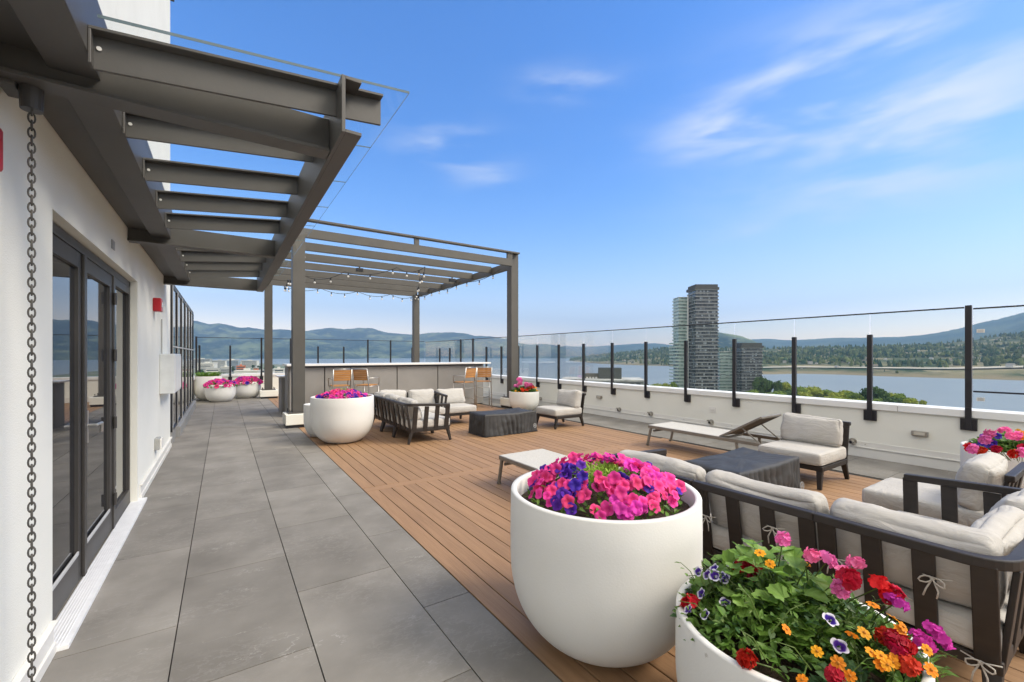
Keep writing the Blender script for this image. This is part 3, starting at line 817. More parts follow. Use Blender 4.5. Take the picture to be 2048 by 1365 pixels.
def lounge_unit(name, label, cat, W, loc, rz, group, arm=None, seed=0, bows=False, corner=False, pillow=True, D=.72):
    """faces +Y: back on the -Y side; arm is -1 (left) or +1 (right) side in local x; corner closes that side to full depth"""
    t = thing(name, label, cat, loc, rz, group)
    hw, hd = W / 2, D / 2
    f = MB(); b = .045
    f.box(-hw, hw, -hd, -hd + b, .195, SEAT_Z0); f.box(-hw, hw, hd - b, hd, .195, SEAT_Z0)
    f.box(-hw, -hw + b, -hd + b, hd - b, .195, SEAT_Z0); f.box(hw - b, hw, -hd + b, hd - b, .195, SEAT_Z0)
    for k in range(4): y = -hd + b + (k + .5) * (D - 2 * b) / 4; f.box(-hw + b, hw - b, y - .03, y + .03, .215, .240)
    f.build('seat_frame', WOOD, t, bevel=.005)
    for sx in (-1, 1):
        for sy in (-1, 1):
            l = MB(); l.bar((sx * (hw - .035), sy * (hd - .03), .21), (sx * (hw - .02), sy * (hd + (.02 if sy > 0 else .035)), 0), .062, .05, up=(0, 1, 0), w1=.042, h1=.035)
            l.build('leg', WOOD, t, bevel=.005)
    lean = .075
    n = 4; s = MB()
    for k in range(n):
        x = -hw + .045 + k * (W - .09) / (n - 1)
        s.bar((x, -hd + .012, .19), (x, -hd - lean + .01, RAIL - .03), .078, .022, up=(0, 1, .1))
    s.build('back_slats', WOOD, t, bevel=.004)
    rl = MB()
    ya = -hd - lean
    if arm is None:
        rl.bar((-hw, ya, RAIL - .02), (hw, ya, RAIL - .02), .05, .045)
    else:
        xa = arm * (hw + .03)
        path = [(-arm * hw, ya, RAIL - .02), (arm * (hw - .25), ya, RAIL - .02)]
        for k in range(0, 9):
            a = R(11.25 * k); path.append((arm * (hw - .10) + arm * .13 * math.sin(a), ya + .13 * (1 - math.cos(a)), RAIL - .02))
        path += [(xa, ya + .22, RAIL - .024), (xa, hd - .02, RAIL - .055)]
        rl.sweep(path, .05, .044)
    rl.build('back_rail', WOOD, t, bevel=.006)
    if arm is not None:
        a = MB(); xa = arm * (hw + .03)
        for k in range(4):
            y = -hd + .06 + k * (D - .13) / 3
            a.bar((arm * (hw - .012), y - .0, .19), (xa, y + .02, RAIL - .06), .078, .022, up=(1, 0, 0))
        a.build('arm_slats', WOOD, t, bevel=.004)
    c = inst('seat_cushion', cushion(W - .015, D + .02, SEAT_Z1 - SEAT_Z0, (.006, .008, .010), .035, seed, .004, sag=0.0), t, (0, .012, (SEAT_Z0 + SEAT_Z1) / 2))
    piping(W - .03, D + .005, .055, c); piping(W - .03, D + .005, -.055, c)
    bc = inst('back_cushion', cushion(W - .03, .15, .36, (.004, .045, .012), .055, seed + 11, .015, n=(26, 10, 18), sag=.015), t, (0, -hd + .105, .565), (R(13), 0, 0))
    if corner:
        inst('side_cushion', cushion(D - .12, .13, .35, (.004, .045, .012), .055, seed + 23, .015, n=(26, 10, 18)), t, (arm * (hw - .09), .06, .565), (R(11), 0, arm * R(90)))
    if bows:
        for k in (0, 2):
            x = -hw + .045 + k * (W - .09) / 3 + .03
            bow(seed + k).build('tie', TIE, t, loc=(x, -hd - .05, .47 + .03 * (k % 3)), smooth=True)
        bow(seed + 5).build('tie', TIE, t, loc=(hw - .06, -hd - .02, .235), smooth=True)
    return t
def furniture():
    GA, GB = 'lounge set by the bar', 'lounge set behind the foreground planters'
    F = R(-90)     # faces +X
    # set A (far): back run at x ~2.6 facing +X, then row facing the camera (-Y)
    lounge_unit('sofa_section', 'slatted dark sofa section ending in an arm, nearest of the far lounge set', 'sofa', .80, (2.98, 7.36, 0), F, GA, arm=1, seed=1)
    lounge_unit('sofa_section', 'slatted dark sofa section in the middle of the far run beside the white planter', 'sofa', .72, (2.98, 8.125, 0), F, GA, seed=2)
    lounge_unit('sofa_section', 'dark corner sofa section at the far end of the far lounge set', 'sofa', .72, (2.98, 8.85, 0), F, GA, arm=-1, seed=3, corner=True)
    lounge_unit('sofa_section', 'sofa section with a short slatted arm, facing out from the bar stools', 'sofa', .60, (3.62, 8.72, 0), R(180), GA, arm=-1, seed=4)
    lounge_unit('lounge_chair', 'armless cushioned lounge chair in front of the bar, left of the black covered table', 'chair', .70, (4.33, 8.74, 0), R(180), GA, seed=5)
    lounge_unit('lounge_chair', 'armless lounge chair with slanted pillow by the parapet, right of the far covered table', 'chair', .68, (5.98, 7.10, 0), R(90), GA, seed=6)
    # set B (near)
    lounge_unit('sofa_section', 'dark sofa section with an arm at the far end of the near run', 'sofa', .76, (2.98, 2.06, 0), F, GB, arm=-1, seed=7, bows=True)
    lounge_unit('sofa_section', 'armless dark sofa section in the middle of the near run with tied cushions', 'sofa', .69, (2.98, 1.325, 0), F, GB, seed=8, bows=True)
    lounge_unit('sofa_section', 'dark corner sofa section with curved rail behind the mixed flower planter', 'sofa', .64, (2.98, .660, 0), F, GB, arm=1, seed=9, corner=True, bows=True)
    lounge_unit('sofa_section', 'dark sofa section with slatted arm at the right edge of the view', 'sofa', .66, (3.70, .66, 0), 0, GB, arm=1, seed=10)
    lounge_unit('lounge_chair', 'armless cushioned lounge chair behind the slatted arm at right', 'chair', .68, (4.74, .98, 0), 0, GB, seed=12)
    lounge_unit('lounge_chair', 'cushioned lounge chair with pillow back between the covered table and the parapet', 'chair', .70, (5.90, 2.41, 0), R(90), GB, seed=13)
furniture()

def table_cover(label, cx, cy, W, D, H, seed):
    """fabric cover over a low table: grid box whose skirts are pleated"""
    bm = bmesh.new(); n = 44; m = 14; q = random.Random(seed)
    def skirt(u, v, side):  # u along side 0..1, v 0 top..1 bottom
        ph = u * 42 + seed + 1.8 * math.sin(u * 6 + v * 1.5); fl = .050 * v ** .6 * (abs(math.sin(ph)) ** .7 - .55) * (.2 + .8 * math.sin(u * 4 + 1.3 * seed) ** 2) + .020 * mnoise.fractal(Vector((u * 4 + side * 9, v * 2.5, seed * 3.3)), 1, 2, 4) * min(1, v * 3)
        return fl + .022 * v
    per = []; hx, hy = W / 2, D / 2
    L = 2 * (W + D); k_tot = 2 * (n + n // 2)
    def perim(s):
        s = s % L
        if s < W: return Vector((-hx + s, -hy, 0)), Vector((0, -1, 0)), s / W, 0
        s -= W
        if s < D: return Vector((hx, -hy + s, 0)), Vector((1, 0, 0)), s / D, 1
        s -= D
        if s < W: return Vector((hx - s, hy, 0)), Vector((0, 1, 0)), s / W, 2
        s -= W
        return Vector((-hx, hy - s, 0)), Vector((-1, 0, 0)), s / D, 3
    K = 300; rows = []
    for j in range(m + 1):
        v = j / m; row = []
        for k in range(K):
            p, nn, u, side = perim(k * L / K)
            e = min(u, 1 - u); c = min(1, e * 14)
            z = H * (1 - v) + .004 + (.010 * mnoise.noise(Vector((u * 4, side, seed))) - .020 * math.sin(math.pi * u)) * (1 - v) ** 2
            off = skirt(u, v, side) * c + (.016 * v) * (1 - c)
            row.append(bm.verts.new((p.x + nn.x * off, p.y + nn.y * off, z)))
        rows.append(row)
    for j in range(m):
        for k in range(K): bm.faces.new((rows[j][k], rows[j + 1][k], rows[j + 1][(k + 1) % K], rows[j][(k + 1) % K]))
    # top as inset rings
    prev = rows[0]
    for i in range(1, 9):
        f = 1 - i / 8.5; ring = []
        for k in range(K):
            p, nn, u, side = perim(k * L / K)
            z = H + .004 - .020 * math.sin(math.pi * u) * f ** 6 + .016 * mnoise.fractal(Vector((p.x * f * 4, p.y * f * 7, seed * 2.0)), 1, 2, 3) * min(1, (1 - f) * 3) - .004 * (1 - f)
            ring.append(bm.verts.new((p.x * f, p.y * f, z)))
        for k in range(K): bm.faces.new((prev[k], prev[(k + 1) % K], ring[(k + 1) % K], ring[k]))
        prev = ring
    bm.faces.new(prev)
    bmesh.ops.recalc_face_normals(bm, faces=bm.faces)
    me = bpy.data.meshes.new('table_cover'); bm.to_mesh(me); bm.free(); me.materials.append(COVER)
    me.polygons.foreach_set('use_smooth', [True] * len(me.polygons)); me.update()
    o = bpy.data.objects.new('table_cover', me); COL.objects.link(o); o.location = (cx, cy, 0)
    tag(o, label, 'covered table', 'covered low tables')
    h = MB(); pts = []
    for k in range(K):
        p, nn, u, side = perim(k * L / K); pts.append((p.x + nn.x * .03, p.y + nn.y * .03, .012))
    h.tube(pts, .006, 5, closed=True); h.build('hem', BLACK, o)
    return o
def covers():
    a = table_cover('black vinyl covered table between the far lounge chairs, gathered at its sides', 4.56, 7.11, 1.18, .60, .405, 2)
    b = table_cover('black vinyl covered table in front of the near sofa, nearest of the two', 4.55, 2.43, 1.20, .60, .405, 5)
    for o, side, u, z in ((a, 'front', .50, .13), (b, 'front', .50, .13)):
        e = MB(); y = -.366
        e.lathe([(.042, 0), (.042, .004), (.034, .004), (.034, 0)], 28)
        e.bar((-.020, -.012, .002), (.004, .022, .002), .010, .003); e.bar((.004, .022, .002), (.018, -.004, .002), .009, .003); e.bar((-.008, .0, .002), (.022, -.020, .002), .009, .003)
        q = e.build('emblem', EMBLEM, o, loc=(u, y, z)); q.rotation_euler = (R(84), 0, 0)
covers()

def lounger(label, x, y, rz, raised):
    t = thing('sun_lounger', label, 'sun lounger', (x, y, 0), rz, 'sling sun loungers on the deck')
    # local: foot end at y=0, lies along -Y, width .62 in x
    W = .31; z = .315; L = 1.86; hinge = -1.22
    f = MB(); r = .0175
    for s in (-1, 1):
        f.bar((s * W, 0, z), (s * W, -L if raised else -1.72, z), .03, .045)
    f.bar((-W, -.012, z), (W, -.012, z), .028, .04); f.bar((-W, hinge - .02, z - .005), (W, hinge - .02, z - .005), .028, .03)
    f.bar((-W, -L + .02 if raised else -1.70, z), (W, -L + .02 if raised else -1.70, z), .028, .04)
    f.build('frame', TAUPE, t, bevel=.006)
    for s in (-1, 1):
        for yy, dy in ((-.05, .07), (-1.48, -.05)):
            l = MB(); l.bar((s * W, yy, z - .02), (s * W, yy + dy, 0), .034, .03, up=(1, 0, 0)); l.bar((s * (W - .005), yy + dy, .002), (s * (W - .005), yy + dy, .02), .04, .04, up=(1, 0, 0))
            l.build('leg', TAUPE, t, bevel=.004)
    br = MB(); br.bar((-W, -.10, z - .06), (W, -.10, z - .06), .02, .03); br.build('brace', TAUPE, t)
    s = MB(); nn = 16
    v = []
    for k in range(nn + 1):
        yy = -.004 + (hinge + .004) * k / nn; sg = -.012 * math.sin(math.pi * k / nn)
        for i in range(9): u = -1 + i / 4; v.append((u * (W + .004), yy, z + .026 + sg * (1 - u * u)))
    for k in range(nn + 1):
        for i in range(9): a = v[k * 9 + i]; v.append((a[0], a[1], a[2] - .005))
    o = (nn + 1) * 9; fs = []
    for k in range(nn):
        for i in range(8):
            a = k * 9 + i; fs.append((a, a + 9, a + 10, a + 1)); fs.append((o + a, o + a + 1, o + a + 10, o + a + 9))
    s.add(v, fs); s.build('seat_sling', SLING, t, smooth=True)
    ang = R(31) if raised else 0.0; bl = .66 if raised else .48
    e = (0, hinge - bl * math.cos(ang), z + .012 + bl * math.sin(ang))
    b = MB()
    for sx in (-1, 1): b.bar((sx * (W - .035), hinge, z + .012), (sx * (W - .035), e[1], e[2]), .028, .028)
    b.bar((-W + .035, e[1], e[2]), (W - .035, e[1], e[2]), .028, .028)
    bk = b.build('backrest', TAUPE, t, bevel=.005)
    q = MB(); q.bar((0, hinge + .01, z + .022), (0, e[1] - .01, e[2] + .010), 2 * W - .06, .012); q.build('back_sling', SLINGB if raised else SLING, bk, bevel=.004)
    if raised:
        for sx in (-1, 1):
            k = MB(); m_ = .55
            k.tube([(sx * (W - .04), hinge - bl * m_ * math.cos(ang), z + bl * m_ * math.sin(ang)), (sx * (W - .04), hinge - .62, z - .04)], .010, 8)
            k.build('prop', TAUPE, bk)
lounger('flat beige sling lounger half hidden behind the white petunia planter', 2.98, 4.24, 0, False)
lounger('beige sling lounger with raised back by the right parapet', 6.20, 4.70, 0, True)

# ------------------------------------------------------------------ planters and flowers
def planter_profile(R_, H, th=.035, base=.55, n=2.4, zc=.60):
    zc *= H; pts = [(0, .004), (R_ * base * .9, .004), (R_ * base, .012)]
    ts = [i / 22 for i in range(1, 23)]
    z_at = lambda r: zc * (1 - (1 - (r / R_) ** n) ** (1 / n))
    z0 = z_at(R_ * base)
    for t in ts:
        a = math.asin(1) * t; r = R_ * base + (R_ - R_ * base) * math.sin(a); pts.append((r, .012 + (z_at(r) - z0) * (zc - .012) / (zc - z0)))
    pts += [(R_ * 1.0, H * .80), (R_ * .995, H - .006), (R_ * .990, H), (R_ - th + .004, H), (R_ - th, H - .006), (R_ - th - .004, H - .11), (R_ - th - .03, H - .22)]
    return pts
def planter(label, x, y, R_, H, soil=.09, name='planter', th=.035, group='round white planters', base=.55, zc=.60, n=2.4):
    t = thing(name, label, 'planter', (x, y, 0), 0, group)
    m = MB(); m.lathe(planter_profile(R_, H, th, base, n, zc), 72); m.build('pot', PLANTER, t, smooth=True)
    s = MB(); k = 40; rr = R_ - th - .004; rows = 12; v = [(0, 0, H - soil + .02)]; f = []
    for i in range(1, rows + 1):
        for j in range(k):
            a = 2 * math.pi * j / k; r = rr * i / rows
            v.append((r * math.cos(a), r * math.sin(a), H - soil + .02 * (1 - (i / rows) ** 2) + .006 * mnoise.noise(Vector((r * 30 * math.cos(a), r * 30 * math.sin(a), x)))))
    for j in range(k): f.append((0, 1 + j, 1 + (j + 1) % k))
    for i in range(rows - 1):
        for j in range(k): f.append((1 + i * k + j, 1 + (i + 1) * k + j, 1 + (i + 1) * k + (j + 1) % k, 1 + i * k + (j + 1) % k))
    s.add(v, f); s.build('soil', SOIL, t)
    return t
def petal_bloom(name, ma, r=.03, lobes=5, depth=.5, ruf=.10, notch=.16, seg=6, rings=4):
    m = MB(); n = lobes * seg; v = [(0, 0, -r * depth)]; f = []
    for i in range(1, rings + 1):
        t = i / rings
        for k in range(n):
            a = 2 * math.pi * k / n; lb = 1 - notch * (1 - abs(math.sin(a * lobes / 2)) ** .6)
            rad = r * t * (1 + (lb - 1) * t); z = -r * depth * (1 - t) ** 1.6 + r * ruf * t * t * math.sin(a * lobes) - r * .12 * t ** 4
            v.append((rad * math.cos(a), rad * math.sin(a), z))
    for k in range(n): f.append((0, 1 + k, 1 + (k + 1) % n))
    for i in range(rings - 1):
        for k in range(n): f.append((1 + i * n + k, 1 + (i + 1) * n + k, 1 + (i + 1) * n + (k + 1) % n, 1 + i * n + (k + 1) % n))
    m.add(v, f); return m.mesh(name, ma, True)
def cluster_bloom(name, ma, r=.04, n=22, pr=.016, seed=1, flat=.6, lobes=5):
    """loose head of separate five-petalled florets, with gaps"""
    q = random.Random(seed); m = MB()
    for k in range(n):
        z = 1 - (k + .5) / n * 1.15; rad = math.sqrt(max(0, 1 - z * z)); a = k * 2.39996 + q.uniform(-.3, .3); rr0 = r * q.uniform(.72, 1.12)
        d0 = Vector((rad * math.cos(a), rad * math.sin(a), z)); c = Vector((d0.x * rr0, d0.y * rr0, d0.z * rr0 * flat))
        nd = (d0 + Vector((q.gauss(0, .35), q.gauss(0, .35), q.gauss(0, .3)))).normalized()
        M_ = nd.to_track_quat('Z', 'Y').to_matrix() @ Matrix.Rotation(q.uniform(0, 6), 3, 'Z')
        for j in range(lobes):
            aa = 2 * math.pi * j / lobes; L_ = pr * q.uniform(.85, 1.2); w = L_ * .46; up = q.uniform(-.1, .35) * L_
            ca, sa = math.cos(aa), math.sin(aa)
            P = lambda u, s_, zz: c + M_ @ Vector((u * ca - s_ * sa, u * sa + s_ * ca, zz))
            m.add([P(0, 0, -.002), P(L_ * .55, -w, up * .5), P(L_ * .95, -w * .6, up), P(L_, w * .1, up * .8), P(L_ * .95, w * .7, up), P(L_ * .55, w, up * .6)], [(0, 1, 2, 3), (0, 3, 4, 5)])
    return m.mesh(name, ma, False)
def daisy(name, ma, mc, r=.026, n=8):
    m = MB()
    for k in range(n):
        a = 2 * math.pi * k / n; w = .36; ca, sa = math.cos(a), math.sin(a)
        P = lambda u, s, z: (r * (u * ca - s * sa), r * (u * sa + s * ca), r * z)
        m.add([P(.12, 0, 0), P(.55, -w, .06), P(.95, -.24, .02), P(1.02, 0, -.06), P(.95, .24, .02), P(.55, w, .06)], [(0, 1, 2, 3), (0, 3, 4, 5)])
    m.sphere((0, 0, r * .08), r * .22, 8, 5, mi=1)
    return m.mesh(name, [ma, mc], False)
def leaf_verts(L, W, curl=.2, lobed=False):
    if lobed:
        v = [(0, 0, 0)]; n = 14
        for k in range(n + 1):
            a = R(-150 + 300 * k / n) + R(90); rr = L * .5 * (1 + .10 * math.cos(k * math.pi)) ; v.append((rr * math.cos(a), L * .35 + rr * math.sin(a), .18 * L * abs(math.cos(a)) ** 2 * curl * 4))
        return v, [(0, k, k + 1) for k in range(1, n + 1)]
    v = [(0, 0, 0), (-W * .42, L * .3, curl * L * .14), (W * .42, L * .3, curl * L * .14), (-W * .45, L * .62, curl * L * .12), (W * .45, L * .62, curl * L * .12), (0, L, -curl * L * .35), (0, L * .3, 0), (0, L * .62, -curl * L * .05)]
    return v, [(0, 2, 6), (0, 6, 1), (1, 6, 7, 3), (6, 2, 4, 7), (3, 7, 5), (7, 4, 5)]
def add_leaf(m, p, direction, L, W, roll=0.0, curl=.4, lobed=False, mi=0):
    d_ = Vector(direction).normalized(); q = d_.to_track_quat('Y', 'Z').to_matrix() @ Matrix.Rotation(roll, 3, 'Y')
    v, f = leaf_verts(L, W, curl, lobed); p = Vector(p)
    m.add([p + q @ Vector(a) for a in v], f, mi)
def leaf_mat(name, a, b, rough=.5):
    m = mat(name, a, b, rough=rough, scale=14, island=.30, spec=.35)
    nt = m.node_tree; N, L = nt.nodes, nt.links; p = N['Principled BSDF']
    src = p.inputs['Base Color'].links[0].from_socket
    tr = N.new('ShaderNodeBsdfTranslucent'); L.new(src, tr.inputs[0])
    ms = N.new('ShaderNodeMixShader'); ms.inputs[0].default_value = .28
    L.new(p.outputs[0], ms.inputs[1]); L.new(tr.outputs[0], ms.inputs[2]); L.new(ms.outputs[0], N['Material Output'].inputs[0])
    return m
LEAF = leaf_mat("fresh_leaf", (.085, .18, .028), (.15, .27, .045))
LEAFL = leaf_mat("light_geranium_leaf", (.12, .23, .035), (.19, .33, .06))
LEAFD = leaf_mat("dark_leaf", (.045, .10, .02), (.075, .145, .03))
LEAFB = leaf_mat("blue_green_leaf", (.06, .135, .05), (.10, .19, .07))
LIME = leaf_mat("lime_shoot", (.22, .36, .035), (.32, .46, .06))
HOT = radial("hot_pink_petal", [(0, (.10, .004, .03)), (.28, (.55, .02, .14)), (.55, (.80, .045, .26)), (1, (.86, .08, .34))], size=.032)
MAG = radial("magenta_petal", [(0, (.16, .01, .08)), (.3, (.60, .03, .32)), (1, (.78, .06, .46))], size=.032)
PUR = radial("purple_petal", [(0, (.012, .004, .06)), (.45, (.055, .012, .27)), (1, (.115, .03, .46))], size=.032)
WHITEP = radial("torenia_petal", [(0, (.03, .01, .14)), (.60, (.07, .02, .30)), (.70, (.72, .68, .80)), (1, (.86, .84, .88))], size=.026)
GPINK = radial("geranium_pink", [(0, (.75, .12, .36)), (1, (.88, .22, .50))], size=.05)
GRED = radial("geranium_red", [(0, (.40, .004, .012)), (1, (.66, .014, .028))], size=.05)
CRIM = radial("crimson_petal", [(0, (.25, .003, .012)), (1, (.48, .008, .026))], size=.05)
VERB = radial("verbena_magenta", [(0, (.40, .02, .26)), (1, (.62, .05, .42))], size=.05)
ORA = radial("orange_petal", [(0, (.70, .22, .01)), (1, (.90, .38, .015))], size=.026)
ORC = mat("orange_centre", (.45, .17, .01), rough=.8)
SCAR = radial("scarlet_petal", [(0, (.42, .012, .008)), (1, (.55, .028, .014))], size=.04)
STEMM = leaf_mat("flower_stem", (.09, .15, .03), (.12, .18, .04))
B_HOT = petal_bloom('blossom', HOT, .031); B_MAG = petal_bloom('blossom', MAG, .030, ruf=.14); B_PUR = petal_bloom('blossom', PUR, .031, ruf=.12)
B_TOR = petal_bloom('blossom', WHITEP, .024, lobes=4, depth=1.0, notch=.25); B_GP = cluster_bloom('blossom', GPINK, .030, 13, .020, 2, .55)
B_GR = cluster_bloom('blossom', GRED, .030, 17, .019, 3); B_CR = cluster_bloom('blossom', CRIM, .031, 26, .016, 4, .7)
B_VE = cluster_bloom('blossom', VERB, .033, 24, .013, 5, .45); B_OR = daisy('blossom', ORA, ORC, .018, 7); B_SC = cluster_bloom('blossom', SCAR, .022, 20, .014, 6, 1.5)
def dome(r, R_, h): return h * max(0.0, 1 - (r / R_) ** 2)

def petunias(px, py, R_, H, label_parts, n_hot, n_mag, n_pur, dh=.10, seed=3, tuft=True, bloom_scale=1.0, spread=.95, tmin=.30, jz=.055):
    q = random.Random(seed); z0 = H - .07
    def foliage(parent, n, rmin, rmax, ma, lab=None):
        m = MB()
        for k in range(n):
            a = q.uniform(0, 6.283); r = math.sqrt(q.uniform(rmin ** 2, rmax ** 2)) * R_; z = z0 + dome(r, R_, dh) + q.uniform(-.05, .015)
            add_leaf(m, (r * math.cos(a), r * math.sin(a), z), (q.uniform(-1, 1), q.uniform(-1, 1), q.uniform(.1, .9)), q.uniform(.03, .055) * bloom_scale, q.uniform(.018, .028) * bloom_scale, q.uniform(-.6, .6))
        return m.build('foliage', ma, parent)
    def plant(me, n, label, rmin, clumps, nf):
        t = thing('petunia_plant', label, 'flowers', (px, py, 0), 0, label_parts[3])
        foliage(t, nf, rmin, spread, LEAF if q.random() < .5 else LEAFD)
        cs = [(q.uniform(0, 6.283), math.sqrt(q.uniform(rmin ** 2, spread ** 2))) for _ in range(clumps)] if clumps else None
        for k in range(n):
            if cs:
                ca, cr = cs[k % clumps]; cx = cr * R_ * math.cos(ca) + q.gauss(0, .045); cy = cr * R_ * math.sin(ca) + q.gauss(0, .045)
            else:
                a = q.uniform(0, 6.283); r = math.sqrt(q.uniform(rmin ** 2, spread ** 2)) * R_; cx, cy = r * math.cos(a), r * math.sin(a)
            r = math.hypot(cx, cy); r0 = r
            if r > R_ * spread: cx *= R_ * spread / r; cy *= R_ * spread / r; r = R_ * spread
            z = z0 + dome(r, R_, dh) + q.uniform(.012, jz)
            nrm = Vector((cx * 1.2 / R_ + q.gauss(0, .45) - px * .25, cy * 1.2 / R_ + q.gauss(0, .45) - py * .25, .9))
            e = nrm.to_track_quat('Z', 'Y').to_euler()
            inst('blossom', me, t, (cx, cy, z), e, q.uniform(.72, 1.2) * bloom_scale)
        return t
    plant(B_HOT, n_hot, label_parts[0], tmin if tuft else 0, 0, 300)
    if n_mag: plant(B_MAG, n_mag, label_parts[1], tmin if tuft else 0, 9, 160)
    if n_pur: plant(B_PUR, n_pur, label_parts[2], tmin if tuft else 0, 8, 60)
def tuft(px, py, cx, cy, z, rad, h, n, label, ma, seed):
    q = random.Random(seed); m = MB()
    for k in range(n):
        a = q.uniform(0, 6.283); r = math.sqrt(q.random()) * rad; p = Vector((cx + r * math.cos(a), cy + r * math.sin(a), z))
        dirv = Vector((math.cos(a) * q.uniform(0, .9), math.sin(a) * q.uniform(0, .9), 1)).normalized(); L = h * q.uniform(.5, 1.1)
        b = p + dirv * L * .6; c = b + Vector((dirv.x * L * .5 + q.gauss(0, .02), dirv.y * L * .5 + q.gauss(0, .02), L * q.uniform(-.15, .3)))
        sd = Vector((-dirv.y, dirv.x, 0)); sd = sd.normalized() * .0035 if sd.length > 1e-3 else Vector((.0035, 0, 0))
        m.add([p - sd, p + sd, b + sd, b - sd, c], [(0, 1, 2, 3), (3, 2, 4)])
        if k % 3 == 0: add_leaf(m, b, (q.uniform(-1, 1), q.uniform(-1, 1), .5), h * .28, h * .13)
    o = m.build('grass_tuft', ma, loc=(px, py, 0)); return tag(o, label, 'plant')

def planters():
    planter('big white planter full of pink and purple petunias, in the foreground', 1.705, 1.665, .497, .785)
    petunias(1.705, 1.665, .445, .785, ('hot pink petunias filling the big foreground planter', 'magenta petunias in clumps among the hot pink ones of the big foreground planter',
             'deep purple petunias dotted through the big foreground planter', 'petunias in the big foreground planter'), 100, 100, 52, .155, 3, tmin=.36, spread=.88, jz=.085)
    petunias(1.705, 1.665, .445, .785, ('coral pink petunias at the rim of the big foreground planter', '', '', 'petunias in the big foreground planter'), 84, 0, 0, .155, 14, tmin=.45, spread=.9, jz=.085)
    tuft(1.705, 1.665, .01, .0, .838, .15, .075, 520, 'lime green shoots in the middle of the petunias of the big foreground planter', LIME, 4)
    planter('white planter with pink and purple petunias at the pergola post beside the far sofa', 1.745, 7.93, .52, .785)
    petunias(1.745, 7.93, .46, .785, ('pink petunias in the white planter at the pergola post', 'magenta petunias on the left of the planter at the pergola post',
             'violet petunias on the right of the planter at the pergola post', 'petunias in the planter at the pergola post'), 70, 40, 40, .12, 5, tuft=False, bloom_scale=1.35)
    tuft(1.745, 7.93, .02, .0, .86, .10, .10, 80, 'yellow green sprigs among the petunias at the pergola post', LIME, 6)
    planter('empty white planter squeezed between the pergola post and the petunia planter', 1.50, 8.64, .28, .60, soil=.16)
    planter('white planter with geraniums by the right pergola post', 6.82, 9.58, .41, .52)
    planter('low white planter of mixed flowers, nearest to the viewer', 1.713, .745, .385, .53, th=.03, base=.6)
    planter('white planter with geraniums at the right edge, against the parapet', 6.87, .77, .44, .53)
    planter('tall white planter with green grass in the far left corner', -.42, 17.75, .40, .80)
    planter('low white bowl planter with pink petunias, front one in the far left corner', -.07, 16.9, .42, .56, base=.62)
    planter('low white bowl planter with pink petunias beside the rear pergola plinth', .70, 17.85, .43, .57, base=.62)
    tuft(-.42, 17.75, 0, 0, .72, .34, .30, 700, 'bushy green grass in the tall planter of the far left corner', leaf_mat("grass_green", (.09, .19, .02), (.15, .27, .035)), 8)
    petunias(-.07, 16.9, .46, .56, ('pink petunias overflowing the front bowl of the far left corner', 'magenta petunias in the front bowl of the far left corner', 'purple petunias in the front bowl of the far left corner', 'petunias in the front bowl of the far corner'), 70, 30, 14, .17, 9, tuft=False, bloom_scale=1.9, spread=1.0)
    petunias(.70, 17.85, .47, .57, ('pink petunias in the bowl beside the rear pergola plinth', 'magenta petunias in the bowl beside the rear pergola plinth', 'purple petunias in the bowl beside the rear pergola plinth', 'petunias in the bowl beside the rear plinth'), 70, 36, 10, .20, 10, tuft=False, bloom_scale=1.9, spread=1.0)
planters()

def mixed_plant(name, label, px, py, spots, bloom, z0, leaf, nleaf, R_, group, lobed=False, Lr=(.03, .06), Wf=.55, seed=1, dh=.16, bs=1.0, tilt=(0, 0), centre=(0, 0), stem=True):
    """one plant of a mixed planter: leafy mass, stems and blooms at the given local spots (x, y, z)"""
    q = random.Random(seed); t = thing(name, label, 'flowers', (px, py, 0), 0, group)
    m = MB()
    for k in range(nleaf):
        a = q.uniform(0, 6.283); r = math.sqrt(q.random()) * R_; x = centre[0] + r * math.cos(a); y = centre[1] + r * math.sin(a)
        z = z0 + dome(r, R_ * 1.15, dh) * q.uniform(.25, 1.05)
        L = q.uniform(*Lr)
        if lobed: add_leaf(m, (x, y, z), (q.uniform(-1, 1), q.uniform(-1, 1), q.uniform(-.25, .45)), L, L * Wf, q.uniform(-.4, .4), .3, True)
        else: add_leaf(m, (x, y, z), (q.uniform(-1, 1), q.uniform(-1, 1), q.uniform(-.1, 1)), L, L * Wf, q.uniform(-.7, .7))
    if m.v: m.build('foliage', leaf, t)
    s = MB()
    for (x, y, z) in spots:
        bx, by = centre[0] + (x - centre[0]) * .45, centre[1] + (y - centre[1]) * .45
        if stem: s.tube([(bx, by, z0 + .0), ((bx + x) / 2, (by + y) / 2, (z0 + z) / 2 + .02), (x, y, z - .004)], .0024, 5)
        nrm = Vector((x * .9 + q.gauss(0, .42) - .2 + tilt[0], y * .9 + q.gauss(0, .42) - .3 + tilt[1], .8)); e = nrm.to_track_quat('Z', 'Y').to_euler()
        inst('blossom', bloom, t, (x, y, z), e, q.uniform(.88, 1.12) * bs)
    if s.v: s.build('stems', STEMM, t)
    return t
def spot(px, py, z, cx, cy):   # floor-plan position of something standing z high, worked out from the survey of the terrace
    u = (px - 1024) / 862; w = (711 - py) / 862; t = (z - 1.5) / w
    return ((.557 + u * .8305) * t - cx, (.8305 - u * .557) * t - cy, z)
